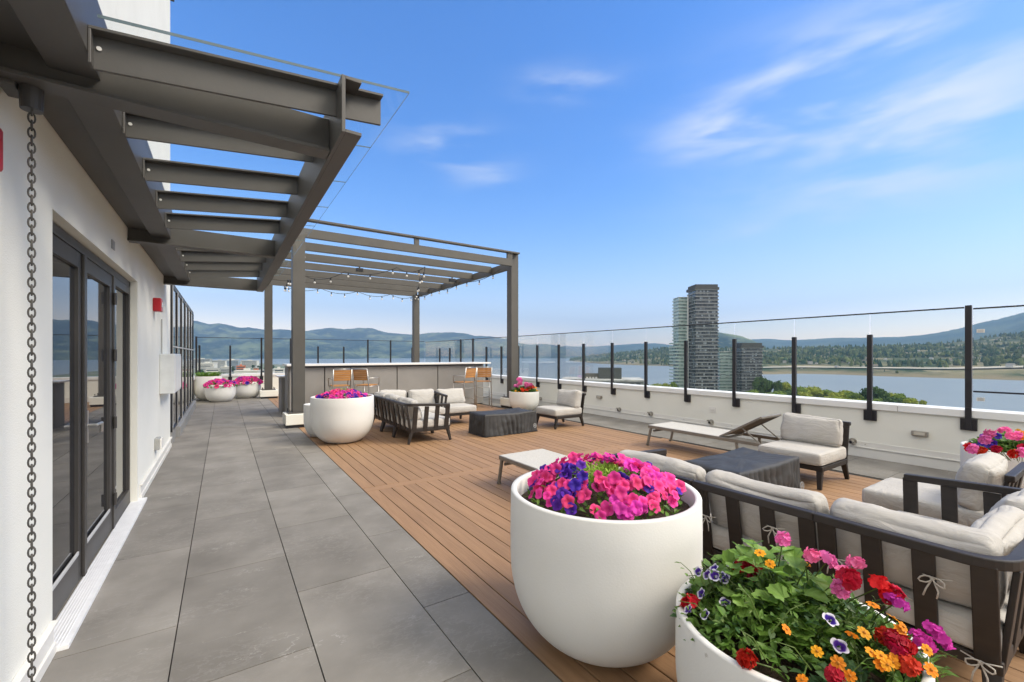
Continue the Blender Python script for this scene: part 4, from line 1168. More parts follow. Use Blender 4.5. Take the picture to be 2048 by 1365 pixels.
def mixed():
    cx, cy = 1.713, .745; G = 'mixed flowers in the low foreground planter'
    S = lambda L: [spot(a, b, z, cx, cy) for a, b, z in L]
    mixed_plant('geranium_plant', 'pink geranium with round scalloped leaves at the back of the low foreground planter', cx, cy,
                S([(1566, 1078, .80), (1625, 1112, .76), (1655, 1120, .75), (1712, 1128, .76), (1690, 1150, .73), (1680, 1178, .69)]), B_GP, .51, LEAFL, 150, .24, G, True, (.05, .085), 1, 21, .235, .85, centre=(.03, .10))
    mixed_plant('geranium_plant', 'red geranium heads at the back right of the low foreground planter', cx, cy,
                S([(1698, 1158, .74), (1760, 1172, .72), (1785, 1190, .70)]), B_GR, .50, LEAFB, 60, .18, G, True, (.05, .08), 1, 22, .15, 1.05, centre=(.14, .08))
    mixed_plant('torenia_plant', 'purple and white torenia along the left rim of the low foreground planter', cx, cy,
                S([(1395, 1143, .66), (1412, 1148, .65), (1426, 1136, .67), (1448, 1156, .65), (1440, 1150, .66), (1458, 1124, .68), (1400, 1186, .60), (1450, 1203, .61), (1374, 1217, .56), (1408, 1228, .57), (1428, 1150, .66)]),
                B_TOR, .47, LEAF, 420, .22, G, False, (.028, .05), .6, 23, .15, .9, tilt=(-.5, .5), centre=(-.13, .08))
    mixed_plant('torenia_plant', 'purple and white torenia in the centre of the low foreground planter', cx, cy,
                S([(1662, 1238, .66), (1680, 1291, .62)]), B_TOR, .47, LEAF, 380, .22, G, False, (.028, .052), .6, 24, .16, 1.0, centre=(.02, 0))
    mixed_plant('cosmos_plant', 'orange cosmos scattered on thin stems over the low foreground planter', cx, cy,
                S([(1540, 1128, .72), (1612, 1128, .72), (1520, 1106, .75), (1746, 1210, .69), (1787, 1236, .67), (1806, 1254, .66), (1800, 1262, .65), (1704, 1270, .66), (1728, 1266, .66), (1573, 1259, .64), (1634, 1303, .62), (1676, 1326, .61),
                   (1742, 1305, .62), (1762, 1312, .62), (1775, 1330, .61), (1785, 1325, .61), (1604, 1360, .57), (1862, 1340, .59), (1854, 1300, .62), (1788, 1322, .61), (1760, 1330, .60), (1700, 1352, .58)]),
                B_OR, .47, LEAF, 420, .26, G, False, (.025, .05), .35, 25, .15, 1.0, centre=(.10, -.05))
    mixed_plant('dianthus_plant', 'dark crimson dianthus heads at the right rim of the low foreground planter', cx, cy,
                S([(1785, 1280, .64), (1796, 1304, .62), (1770, 1274, .64), (1806, 1290, .63), (1505, 1132, .66), (1480, 1134, .65), (1502, 1150, .63)]), B_CR, .47, LEAFD, 260, .20, G, False, (.03, .055), .3, 26, .13, .8, centre=(.16, -.10))
    mixed_plant('dianthus_plant', 'bright red dianthus low at the front left of the planter, beside bare soil', cx, cy,
                S([(1494, 1318, .55), (1380, 1206, .55)]), B_GR, .46, LEAFB, 130, .10, G, False, (.03, .055), .5, 27, .07, .85, centre=(-.13, -.20))
    mixed_plant('celosia_plant', 'scarlet plume flowers at the front edge of the low foreground planter', cx, cy,
                S([(1668, 1354, .57), (1812, 1332, .60)]), B_SC, .46, LEAF, 200, .18, G, False, (.05, .085), .32, 28, .10, 1.0, centre=(.08, -.22))
    mixed_plant('verbena_plant', 'magenta verbena hanging over the right rim of the low foreground planter', cx, cy,
                S([(1846, 1284, .62), (1872, 1270, .62), (1792, 1203, .69)]), B_VE, .48, LEAF, 90, .12, G, False, (.025, .045), .5, 29, .10, 1.0, centre=(.26, -.06))
    m = MB(); q = random.Random(77)
    for k in range(2200):
        a = q.uniform(0, 6.283); r = math.sqrt(q.random()) * .37; x, y = r * math.cos(a), r * math.sin(a)
        if x * -.62 + y * -.78 > .12 and q.random() < .95: continue
        add_leaf(m, (x, y, .455 + dome(r, .42, .19) * q.uniform(.3, 1.0)), (q.uniform(-1, 1), q.uniform(-1, 1), q.uniform(0, 1)), q.uniform(.022, .048), q.uniform(.012, .026), q.uniform(-.7, .7), mi=q.choice((0, 0, 1, 2)))
    for k in range(70):
        a = q.uniform(0, 6.283); r = math.sqrt(q.random()) * .33; p0 = Vector((r * math.cos(a), r * math.sin(a), .48 + dome(r, .42, .14)))
        b_ = q.uniform(0, 6.283); L_ = q.uniform(.08, .2); p2 = p0 + Vector((math.cos(b_) * L_ * .8, math.sin(b_) * L_ * .8, q.uniform(.02, .11))); p1 = (p0 + p2) / 2 + Vector((0, 0, .025))
        m.tube([p0, p1, p2], [.0022, .0018, .001], 4, mi=3)
        for z_ in range(4): add_leaf(m, p0.lerp(p2, .35 + .2 * z_), (q.uniform(-1, 1), q.uniform(-1, 1), q.uniform(0, .8)), q.uniform(.016, .034), q.uniform(.006, .012), mi=q.choice((0, 3)))
    tag(m.build('green_filler_plant', [LEAF, LEAFD, LEAFB, STEMM], loc=(cx, cy, 0)), 'dense green filler foliage beneath the mixed flowers of the low foreground planter', 'plant')
    for k in range(1): pass
    # geranium pot at the right edge
    cx, cy = 6.87, .77; G = 'flowers in the planter at the right edge'
    S = lambda L: [spot(a, b, z, cx, cy) for a, b, z in L]
    mixed_plant('geranium_plant', 'pink geranium heads in the planter at the right edge', cx, cy,
                S([(1980, 868, .80), (2008, 862, .82), (2022, 872, .79), (2034, 872, .79), (1970, 880, .76), (2045, 905, .68), (1946, 898, .70)]), B_GP, .48, LEAF, 200, .36, G, True, (.06, .1), 1, 31, .20, 1.15)
    mixed_plant('geranium_plant', 'red geranium heads in the planter at the right edge', cx, cy,
                S([(1992, 899, .68), (2028, 908, .66), (2046, 896, .70), (1962, 902, .66), (1940, 895, .68)]), B_GR, .48, LEAFD, 200, .38, G, True, (.06, .1), 1, 32, .17, 1.05)
    mixed_plant('torenia_plant', 'purple flowers at the left of the planter at the right edge', cx, cy,
                S([(1965, 886, .72), (1976, 890, .71), (1995, 872, .76), (1970, 872, .76), (1950, 893, .69), (1985, 886, .72)]), B_PUR, .48, LEAF, 160, .36, G, False, (.04, .07), .5, 33, .19, 1.1)
    mixed_plant('cosmos_plant', 'orange and yellow flowers at the top of the planter at the right edge', cx, cy,
                S([(2043, 866, .80), (2036, 862, .81), (2046, 876, .78)]), B_OR, .48, LEAF, 80, .3, G, False, (.04, .07), .4, 34, .19, 1.3)
    # geranium pot by the right pergola post
    cx, cy = 6.82, 9.58; G = 'flowers in the planter by the right pergola post'
    q = random.Random(5)
    mixed_plant('geranium_plant', 'tall pink geranium in the planter by the right pergola post', cx, cy, [(-.12, .0, .80), (-.18, -.05, .72), (-.26, .0, .66), (-.1, .1, .84), (.1, .0, .70), (.18, -.05, .68), (.02, -.1, .68)], B_GP, .46, LEAF, 200, .34, G, True, (.06, .1), 1, 41, .2, 2.0)
    mixed_plant('geranium_plant', 'red geranium in the planter by the right pergola post', cx, cy, [(.05, -.15, .60), (.15, -.18, .62), (-.2, -.2, .58), (.22, -.05, .64), (-.1, -.24, .55)], B_GR, .46, LEAFD, 160, .36, G, True, (.06, .1), 1, 42, .16, 1.7)
    mixed_plant('pansy_plant', 'small white and orange flowers at the rim of the planter by the right pergola post', cx, cy, [(-.3, -.2, .53), (-.35, -.1, .55), (.3, -.2, .53), (.36, -.05, .55), (.25, -.28, .52), (.4, .0, .6)], B_OR, .44, LEAF, 120, .38, G, False, (.04, .07), .5, 43, .1, 1.8)
    # single stray straw stem over the near planter
mixed()

# ------------------------------------------------------------------ landscape
LZ = -45.0
def ground():
    m = MB(); m.add([(-14000, -9000, LZ), (16000, -9000, LZ), (16000, 16000, LZ), (-14000, 16000, LZ)], [(0, 1, 2, 3)])
    w = mat("lake_water", (.19, .215, .225), (.165, .19, .20), rough=.45, scale=.004, stretch=(1, 1, 1))
    nt = w.node_tree; N, L = nt.nodes, nt.links; p = N['Principled BSDF']
    b = N.new('ShaderNodeBump'); b.inputs['Strength'].default_value = .5; b.inputs['Distance'].default_value = 1.0
    n = N.new('ShaderNodeTexNoise'); n.inputs['Scale'].default_value = .09; n.inputs['Detail'].default_value = 5
    tc = N.new('ShaderNodeTexCoord'); L.new(tc.outputs['Object'], n.inputs[0]); L.new(n.outputs[0], b.inputs['Height']); L.new(b.outputs[0], p.inputs['Normal'])
    struct(m.build('lake', w))
    g = MB()
    pts = [(-9000, 6200), (-700, 6200), (-60, 4200), (245, 2330), (330, 1250), (370, 620), (372, 420), (370, 320), (385, 262), (452, 205), (447, 118), (420, 60), (400, -60), (380, -400), (500, -3000), (-9000, -3000)]
    top = [(x, y, LZ + 1.6) for x, y in pts]; bot = [(x + (6 if x > 0 else 0), y, LZ - 3) for x, y in pts]; n_ = len(pts)
    g.add(top + bot, [tuple(reversed(range(n_)))] + [(i, (i + 1) % n_, (i + 1) % n_ + n_, i + n_) for i in range(n_)])
    gm = mat("city_ground", (.16, .16, .13), (.09, .12, .055), rough=.9, scale=.012, lo=.4, hi=.6, dirt=((.30, .29, .27), .03, .55, .1))
    struct(g.build('ground', gm))
ground()

def wp(px, py, d_):     # survey helper: bearing and elevation angle at a real distance -> world point
    u = (px - 1024) / 862; w = (711 - py) / 862
    return Vector(((.557 + u * .8305) * d_, (.8305 - u * .557) * d_, 1.5 + w * d_))
def interp(tab, x):
    if x <= tab[0][0]: return tab[0][1]
    for (a, b), (c, e) in zip(tab, tab[1:]):
        if x <= c: return b + (e - b) * (x - a) / (c - a)
    return tab[-1][1]
def range_mesh(name, ridge, base_d, ridge_d, ma, seed, rough=1.0, step=4, rows=34, zbase=LZ - 4, back=1500, label=None):
    m = MB(); xs = []; x = ridge[0][0]
    while x <= ridge[-1][0]: xs.append(x); x += step
    v = []; nr = rows + 4
    for x in xs:
        rd = ridge_d(x) if callable(ridge_d) else ridge_d; bd = base_d(x) if callable(base_d) else base_d
        top = wp(x, interp(ridge, x), rd); bas = wp(x, 711, bd); H = top.z - zbase
        for j in range(nr):
            if j <= rows:
                t = j / rows; p = bas.lerp(top, t); sh = t ** 1.15 * .72 + .28 * t ** .5 if t > 0 else 0
                q = mnoise.hetero_terrain(Vector((p.x / 900 + seed * 7.7, p.y / 900, seed)), .9, 2.1, 6, .6)
                g = abs(mnoise.noise(Vector((p.x / 420 + seed, p.y / 420, 2.2)))) + .5 * abs(mnoise.noise(Vector((p.x / 170 + seed, p.y / 170, 7.2))))
                am = (t * (1 - t)) * 1.3
                z = zbase + H * (sh + am * ((q - .8) * .24 - (g - .35) * .46) * rough)
                z += H * rough * t * (.020 * mnoise.noise(Vector((x * .09, seed, 1))) + .012 * mnoise.noise(Vector((x * .31, seed, 4))))
            else:
                k = j - rows; p = top + (top - bas).normalized() * (back * k / 3); z = zbase + H * (1 - k / 3.2)
            v.append((p.x, p.y, max(z, zbase)))
    f = []
    for i in range(len(xs) - 1):
        for j in range(nr - 1): f.append((i * nr + j, (i + 1) * nr + j, (i + 1) * nr + j + 1, i * nr + j + 1))
    m.add(v, f); o = m.build(name, ma, smooth=True)
    return struct(o)
HILL = mat("dry_forest_slope", (.010, .024, .018), (.13, .155, .075), rough=1, scale=.0019, lo=.45, hi=.62, detail=8, spec=.1, dirt=((.012, .024, .02), .004, .50, .1))
HILLB = mat("forested_far_range", (.014, .030, .018), (.06, .075, .04), rough=1, scale=.0022, lo=.42, hi=.66, detail=8, spec=.1)
def speckle(m, c, scale, lo, w, amt=1.0):
    nt = m.node_tree; N, L = nt.nodes, nt.links; p = N['Principled BSDF']; src = p.inputs['Base Color'].links[0].from_socket
    tc = N.new('ShaderNodeTexCoord'); n = N.new('ShaderNodeTexNoise'); n.inputs['Scale'].default_value = scale; n.inputs['Detail'].default_value = 6; n.inputs['Roughness'].default_value = .65
    L.new(tc.outputs['Object'], n.inputs[0]); r = N.new('ShaderNodeMapRange'); r.inputs[1].default_value = lo; r.inputs[2].default_value = lo + w; r.inputs[4].default_value = amt; L.new(n.outputs[0], r.inputs[0])
    x = N.new('ShaderNodeMix'); x.data_type = 'RGBA'; L.new(r.outputs[0], x.inputs[0]); L.new(src, x.inputs[6]); x.inputs[7].default_value = (*c, 1); L.new(x.outputs[2], p.inputs['Base Color'])
def tan_beach(m, c, z0, z1):
    nt = m.node_tree; N, L = nt.nodes, nt.links; p = N['Principled BSDF']; src = p.inputs['Base Color'].links[0].from_socket
    tc = N.new('ShaderNodeTexCoord'); sp = N.new('ShaderNodeSeparateXYZ'); L.new(tc.outputs['Object'], sp.inputs[0])
    n = N.new('ShaderNodeTexNoise'); n.inputs['Scale'].default_value = .02; n.inputs['Detail'].default_value = 5; L.new(tc.outputs['Object'], n.inputs[0])
    a = N.new('ShaderNodeMath'); a.operation = 'MULTIPLY_ADD'; L.new(n.outputs[0], a.inputs[0]); a.inputs[1].default_value = 14.0; L.new(sp.outputs[2], a.inputs[2])
    r = N.new('ShaderNodeMapRange'); r.inputs[1].default_value = z0; r.inputs[2].default_value = z1; r.inputs[3].default_value = 1.0; r.inputs[4].default_value = 0.0; L.new(a.outputs[0], r.inputs[0])
    x = N.new('ShaderNodeMix'); x.data_type = 'RGBA'; L.new(r.outputs[0], x.inputs[0]); L.new(src, x.inputs[6]); x.inputs[7].default_value = (*c, 1); L.new(x.outputs[2], p.inputs['Base Color'])
speckle(HILL, (.24, .25, .15), .0075, .57, .10, .7); speckle(HILL, (.008, .018, .016), .011, .54, .08, .8); speckle(HILLB, (.10, .115, .07), .006, .58, .1, .6)
SHORE = mat("wooded_shore_slope", (.026, .048, .017), (.17, .155, .085), rough=1, scale=.007, lo=.46, hi=.62, detail=8, spec=.1, dirt=((.24, .205, .13), .006, .52, .10))
speckle(SHORE, (.20, .17, .11), .016, .55, .08, .8); tan_beach(SHORE, (.185, .155, .098), -36.0, -28.0)
def hills():
    range_mesh('hills', [(90, 596), (160, 600), (250, 612), (330, 628), (385, 641), (400, 644), (420, 649), (437, 647), (455, 650), (480, 656), (500, 655.5), (530, 660), (560, 659), (590, 661), (620, 666), (660, 676), (700, 690), (730, 716)],
               5600, 8000, HILL, 1)
    range_mesh('hills', [(540, 672), (600, 664), (620, 661), (650, 657), (665, 656), (690, 659), (720, 656), (745, 657), (770, 665), (800, 668), (830, 670), (860, 666), (900, 665), (930, 667), (950, 672), (980, 673), (1000, 676), (1020, 679), (1040, 687),
                         (1060, 690), (1085, 688), (1110, 691), (1125, 694), (1150, 704), (1172, 717)], 6500, 9000, HILL, 2)
    range_mesh('hills', [(1070, 706), (1100, 698), (1130, 692), (1160, 694), (1190, 693), (1230, 691), (1270, 688), (1310, 687), (1325, 688), (1345, 691), (1400, 690), (1450, 684), (1500, 679), (1540, 678), (1560, 680), (1580, 681), (1620, 679),
                         (1670, 676), (1720, 676), (1760, 675), (1800, 674), (1840, 671), (1870, 667), (1900, 661), (1925, 656), (1960, 646), (2000, 638), (2048, 625), (2150, 606), (2300, 598), (2500, 640)],
               lambda x: interp([(1070, 8600), (1400, 6200), (1900, 3600), (2500, 2600)], x), lambda x: interp([(1070, 12000), (1500, 9000), (1900, 6000), (2500, 4200)], x), HILLB, 3, .8)
    range_mesh('hills', [(1350, 706), (1380, 688), (1405, 672), (1430, 664.5), (1450, 667), (1475, 671), (1495, 677), (1512, 685), (1535, 700)], 3000, 4200, HILL, 4, .9, step=3)
SH_BASE = [(1137, 3560), (1160, 2900), (1200, 2330), (1250, 2060), (1300, 1920), (1345, 1830), (1400, 1450), (1450, 1180), (1515, 1028), (1560, 1055), (1600, 1080), (1680, 1028), (1750, 955), (1850, 890), (1920, 853), (2048, 786), (2300, 700)]
SH_TOP = [(1137, 721), (1150, 717.5), (1180, 712), (1220, 708), (1260, 705), (1300, 700), (1340, 696), (1400, 697), (1450, 697), (1500, 698), (1560, 698), (1640, 697), (1700, 695), (1760, 693), (1840, 691), (1900, 687), (1960, 679), (2048, 666), (2300, 640)]
SH_RD = [(1137, 4300), (1250, 3600), (1345, 3100), (1500, 2300), (1700, 2100), (2048, 1900), (2300, 1700)]
hills()
def shore_point(x, t):
    top = wp(x, interp(SH_TOP, x), interp(SH_RD, x)); bas = wp(x, 711, interp(SH_BASE, x)); p = bas.lerp(top, t)
    H = top.z - LZ
    bump = .10 * mnoise.noise(Vector((p.x / 260, p.y / 260, 3))) * t * (1 - t) * 4
    return Vector((p.x, p.y, LZ + 1.0 + H * (.30 * t ** .6 + .70 * t ** 1.3 + bump * .6) if t > 0 else LZ - 2))
def far_shore():
    m = MB(); xs = list(range(1137, 2300, 4)); nr = 40; v = []
    for x in xs:
        for j in range(nr + 2):
            v.append(tuple(shore_point(x, j / nr)) if j <= nr else tuple(shore_point(x, 1) + Vector((60, 60, -70))))
    f = []
    for i in range(len(xs) - 1):
        for j in range(nr + 1): a = i * (nr + 2) + j; f.append((a, a + nr + 2, a + nr + 3, a + 1))
    m.add(v, f); struct(m.build('far_shore_terrain', SHORE, smooth=True))
    # woods that read as one mass
    q = random.Random(11); w = MB(); cnt = 0
    while cnt < 4600:
        x = q.uniform(1140, 2280); t = q.random() ** .8
        p = shore_point(x, t)
        dens = mnoise.noise(Vector((p.x / 210, p.y / 210, 5.5))) * 1.5 + mnoise.noise(Vector((p.x / 75, p.y / 75, 2.5))) * .6 + .28 + (t - .35) * .9
        if x > 1480 and t < .13: dens -= .45
        if q.random() > dens: continue
        h = q.uniform(9, 19) * (1.0 if x > 1400 else 1.15) * (.5 if x > 1480 and t < .13 else 1); r = h * q.uniform(.20, .34); n = 6; a0 = q.random() * 6; mi = q.choice((0, 0, 1, 1, 2, 2))
        vv = []; ff = []
        broad = q.random() < .3
        prof = ((.15, .9), (.5, 1.15), (.85, .7)) if broad else ((.05, 1.0), (.40, .72), (.70, .40))
        for (zz, rr) in prof:
            for k in range(n): a = a0 + 6.283 * k / n; rj = r * rr * q.uniform(.75, 1.2) * (1.3 if broad else 1); vv.append((p.x + rj * math.cos(a), p.y + rj * math.sin(a), p.z + h * zz * (.8 if broad else 1) + q.uniform(-.5, .5)))
        vv.append((p.x, p.y, p.z + h * (.8 if broad else 1)))
        for i in range(2):
            for k in range(n): ff.append((i * n + k, i * n + (k + 1) % n, (i + 1) * n + (k + 1) % n, (i + 1) * n + k))
        for k in range(n): ff.append((2 * n + k, 2 * n + (k + 1) % n, 3 * n))
        w.add(vv, ff, mi); cnt += 1
    o = w.build('far_woods', [mat("conifer_green", (.022, .048, .018), rough=1, scale=.1, island=.35, spec=.1), mat("olive_green", (.065, .085, .03), rough=1, scale=.1, island=.3, spec=.1), mat("light_green", (.11, .13, .045), rough=1, scale=.1, island=.3, spec=.1)])
    o['kind'] = 'stuff'; o['label'] = 'mixed woods covering the far shore of the lake'
    # houses dotted over the slope
    hm = []
    for wall, roof in (((.42, .40, .37), (.15, .14, .13)), ((.30, .27, .23), (.20, .16, .13)), ((.50, .49, .47), (.24, .23, .22))):
        h = MB(); h.box(-7, 7, -5, 5, 0, 6, 0); h.add([(-7.6, -5.6, 6), (7.6, -5.6, 6), (7.6, 5.6, 6), (-7.6, 5.6, 6), (-7.6, 0, 9.5), (7.6, 0, 9.5)], [(0, 1, 5, 4), (2, 3, 4, 5), (1, 2, 5), (3, 0, 4)], 1)
        for k in range(3): h.box(-5 + k * 4, -3.2 + k * 4, -5.06, -5.01, 2.2, 4.4, 2)
        hm.append(h.mesh('house', [mat("house_wall", wall, rough=.8), mat("house_roof", roof, rough=.8), BLACK]))
    k = 0
    while k < 110:
        x = q.uniform(1200, 2120); t = q.uniform(.05, .95)
        if x < 1345: t = q.uniform(.03, .6)
        p = shore_point(x, t)
        if mnoise.noise(Vector((p.x / 230, p.y / 230, 9.1))) < -.12: continue
        o = bpy.data.objects.new('house', hm[k % 3]); COL.objects.link(o); o.location = (p.x, p.y, p.z + 1); o.rotation_euler = (0, 0, q.uniform(0, 3.1)); s = q.uniform(.4, .85); o.scale = (s, s, s * q.uniform(.9, 1.3))
        tag(o, 'tiny pale house among the trees of the far shore', 'house', 'houses dotted over the far shore'); k += 1
    # road cut above the right shore
    rd = MB(); vv = []
    for x in range(1520, 2200, 10):
        for t in (.105, .125): pnt = shore_point(x, t); vv.append((pnt.x, pnt.y, pnt.z + 3.2))
    rd.add(vv, [(2 * i, 2 * i + 2, 2 * i + 3, 2 * i + 1) for i in range(len(vv) // 2 - 1)])
    struct(rd.build('shore_road', mat("pale_road", (.42, .39, .33), rough=.9, scale=.05)))
far_shore()

def broad_tree_meshes():
    out = []
    for s in range(5):
        q = random.Random(50 + s); m = MB(); hgt = 1.0
        lobes = [(q.uniform(-.28, .28), q.uniform(-.28, .28), q.uniform(.45, .82), q.uniform(.16, .28)) for _ in range(11)]
        for k in range(1500):
            lx, ly, lz, lr = q.choice(lobes); d_ = Vector((q.gauss(0, 1), q.gauss(0, 1), q.gauss(0, 1))).normalized(); p = Vector((lx, ly, lz)) + d_ * lr * q.uniform(.65, 1.05)
            e = d_ + Vector((q.gauss(0, .5), q.gauss(0, .5), q.gauss(0, .5))); u = e.orthogonal().normalized() * q.uniform(.022, .045); w_ = e.cross(u).normalized() * q.uniform(.022, .045)
            m.add([p - u - w_, p + u - w_, p + u + w_, p - u + w_], [(0, 1, 2, 3)])
        for lx, ly, lz, lr in lobes: m.sphere((lx, ly, lz), lr * .78, 7, 5)
        out.append(m)
    return out
def near_trees():
    cols = [leaf_mat("tree_leaf_mid", (.12, .18, .03), (.17, .24, .045), 1), leaf_mat("tree_leaf_yellow", (.21, .26, .035), (.28, .31, .05), 1), leaf_mat("tree_leaf_dark", (.045, .085, .025), (.065, .115, .032), 1)]
    ms = [mb.mesh('crown', [cols[i % 3]]) for i, mb in enumerate(broad_tree_meshes())]
    ms2 = [mb.mesh('crown', [cols[(i + 1) % 3]]) for i, mb in enumerate(broad_tree_meshes())]
    ms3 = [mb.mesh('crown', [cols[2]]) for mb in broad_tree_meshes()[:3]]
    tr = MB(); tr.tube([(0, 0, 0), (.01, 0, .3), (0, .02, .6)], [.035, .028, .012], 7)
    for a in range(4): tr.tube([(0, 0, .3), (.15 * math.cos(a * 1.6), .15 * math.sin(a * 1.6), .6)], [.018, .008], 5)
    trm = tr.mesh('trunk', mat("bark", (.10, .075, .055), rough=1, scale=5))
    q = random.Random(3); gz = LZ + 1.6
    # (px, top y, distance, width px, mesh set, label)
    T = [(1530, 753, 385, 34, ms3[0], 'tall dark round tree at the foot of the lower glass tower'), (1553, 768, 380, 18, ms3[1], 'narrow pointed tree between the lower tower and the yellow green trees'),
         (1568, 770, 400, 26, ms[1], None), (1590, 776, 380, 30, ms[0], None), (1614, 776, 395, 38, ms2[0], None), (1612, 790, 360, 30, ms[1], None), (1650, 783, 400, 34, ms[3], None), (1672, 788, 372, 26, ms2[3], None),
         (1692, 786, 390, 30, ms[1], None), (1712, 788, 370, 34, ms[0], None), (1735, 791, 385, 26, ms2[1], None), (1757, 778, 350, 40, ms3[2], 'tall dark spreading tree in the middle of the lakeside row'), (1782, 792, 350, 34, ms[1], None), (1802, 791, 340, 30, ms[3], None),
         (1815, 799, 330, 22, ms2[0], None), (1790, 800, 320, 36, ms2[1], None), (1745, 800, 330, 40, ms[0], None), (1700, 800, 340, 36, ms2[3], None), (1660, 797, 350, 36, ms[1], None),
         (1575, 786, 360, 34, ms2[1], None), (1545, 785, 350, 36, ms[0], None), (1848, 806, 330, 13, ms[1], 'small lone yellow green tree standing out by the water'),
         (1285, 767, 400, 22, ms[0], None), (1305, 770, 390, 24, ms[1], None), (1325, 766, 395, 28, ms2[3], None), (1345, 763, 400, 22, ms[3], None), (1335, 775, 370, 26, ms2[0], None), (1290, 775, 360, 22, ms2[1], None),
         (1500, 778, 360, 26, ms[0], None)]
    for k, (px, py, d_, wpx, me, lab) in enumerate(T):
        if px > 1540: py -= 4; wpx *= 1.12
        p = wp(px, py, d_); h = max(4.5, p.z - gz); sx = wpx * d_ / 862 / .88
        left = px < 1400
        t = thing('tree', lab or ('leafy green tree beside the foot of the tall glass tower' if left else 'leafy yellow green tree in the lakeside row beyond the parapet'), 'tree', (p.x, p.y, gz), q.uniform(0, 6), 'trees by the tall tower' if (left and not lab) else ('lakeside trees beyond the parapet' if not lab else None))
        inst('crown', me, t, (0, 0, 0), (0, 0, 0), (sx, sx, h)); inst('trunk', trm, t, (0, 0, 0), (0, 0, 0), (sx, sx, h))
near_trees()

def towers():
    slab = mat("balcony_slab", (.52, .54, .55), rough=.6, scale=.5)
    gl = window_grid_material("tower_dark_glass", (.018, .021, .026), (.085, .093, .105), (1.6, 1.6, 3.15), (.30, .33, .36))
    gl2 = window_grid_material("tower_pale_glass", (.15, .21, .20), (.27, .35, .32), (2.2, 2.2, 3.15), (.42, .50, .47))
    bal = mat("green_glass_rail", (.38, .47, .44), (.31, .40, .37), rough=.15, scale=.4)
    baldk = mat("dark_glass_rail", (.10, .105, .11), (.075, .08, .085), rough=.15, scale=.4)
    slab2 = mat('pale_balcony_slab', (.74, .77, .75), rough=.6, scale=.5)
    conc = mat("dark_penthouse_cladding", (.062, .064, .064), rough=.8, scale=.4)
    def tower(label, px, d_, ztop, wd, wl, dep, nfl, fh, rot, wing_drop, tiers):
        c = wp(px, 711, d_); gz = LZ + 1.6; H = ztop - gz
        t = thing('glass_tower', label, 'tower', (c.x, c.y, gz), -R(rot), 'glass apartment towers by the lake')
        hw = wd / 2; hd = dep / 2
        m = MB(); m.box(-hw + .8, hw - .8, -hd + .8, hd - .8, 0, H); m.build('dark_facade', gl, t)
        s = MB(); ra = MB()
        for k in range(1, nfl + 1):
            z = H - (nfl - k) * fh
            if z < 1: continue
            e = .5 if k > nfl - tiers else .0
            s.box(-hw - .2, hw + .2, -hd - .2, hd + .2, z - .20, z)
            if k < nfl: ra.box(-hw + .15, hw - .15, -hd - .05, -hd + .0, z, z + 1.0); ra.box(-hw - .05, -hw, -hd + .2, hd - .2, z, z + 1.0); ra.box(hw, hw + .05, -hd + .2, hd - .2, z, z + 1.0)
        s.build('floor_slabs', slab, t); ra.build('balcony_rails', baldk, t)
        mu = MB(); n = int(wd / 3.2)
        for k in range(n + 1): x = -hw + .8 + k * (wd - 1.6) / n; mu.box(x - .12, x + .12, -hd + .62, -hd + .79, 0, H)
        mu.build('mullions', conc, t)
        p = MB(); p.box(-hw - .6, hw + .3, -hd - .3, hd + .3, H + .01, H + 2.4); p.box(-hw + .6, hw - .6, -hd + .6, hd - .6, H + 2.4, H + 5.0); p.build('penthouse', conc, t)
        # pale wing on the left, a little lower, with a white fin where it meets the dark block
        g = MB(); Hw = H - wing_drop; x0, x1 = -hw - wl, -hw - .25; yf = -hd + dep * .82; yb = yf + 15
        g.box(x0 + .6, x1, yf + 1.0, yb - 1, 0, Hw); g.build('pale_facade', gl2, t)
        s = MB(); ra = MB()
        for k in range(0, nfl + 1):
            z = Hw - k * fh
            if z < 1: break
            ext = 3.2 if k > 13 and nfl > 30 else 0
            s.box(x0 - ext, x1, yf, yb, z - .3, z)
            if k: ra.box(x0 - ext, x1, yf - .06, yf - .01, z, z + 1.1); ra.box(x0 - ext - .06, x0 - ext - .01, yf + .1, yb - .1, z, z + 1.1)
        s.build('wing_slabs', slab2, t); ra.build('wing_rails', bal, t)
        fn = MB(); fn.box(x1 - 1.0, x1 + .02, yf - .6, yf - .07, 0, Hw + 1.2); fn.build('white_fin', mat("white_fin", (.75, .75, .74), rough=.6), t)
    tower('tall dark glass apartment tower with a pale balcony wing by the lake', 1405, 400, 61.0, 21.5, 9.4, 18, 34, 3.15, 33, 4.6, 8)
    tower('lower glass apartment tower to the right of the tall one', 1497, 425, 8.5, 20.5, 16, 14, 17, 3.15, 36, 3.4, 4)
    # theatre-like dark block
    c = wp(1216, 711, 300)
    t = thing('flat_roof_building', 'low flat-roofed building with a dark box on its roof by the water', 'building', (c.x, c.y, LZ + 1.6), -R(44))
    m = MB(); m.box(-31, 23, -8, 24, 0, 27.3); m.build('wall', mat("grey_block", (.19, .20, .20), rough=.7, scale=.1), t)
    m = MB(); m.box(-32, 24, -9, 25, 27.3, 28.4); m.build('roof', mat("pale_roof", (.46, .46, .45), rough=.8, scale=.05, dirt=((.22, .22, .21), .08, .5, .1)), t)
    m = MB(); m.box(-6.5, 9.3, 2, 18, 28.4, 36.0); m.build('roof_box', mat("dark_green_cladding", (.050, .058, .055), rough=.6, scale=.2), t)
    m = MB(); m.box(-17, -6.6, 6, 16, 28.4, 31.8); m.build('plant_room', mat("brown_cladding", (.10, .10, .085), rough=.8, scale=.2), t)
    for k in range(4):
        a = MB(); x = -15 + k * 2.1; a.box(x, x + 1.3, 1.0 + k * .3, 3.2, 28.41, 29.6); a.build('roof_unit', MULLION, t)
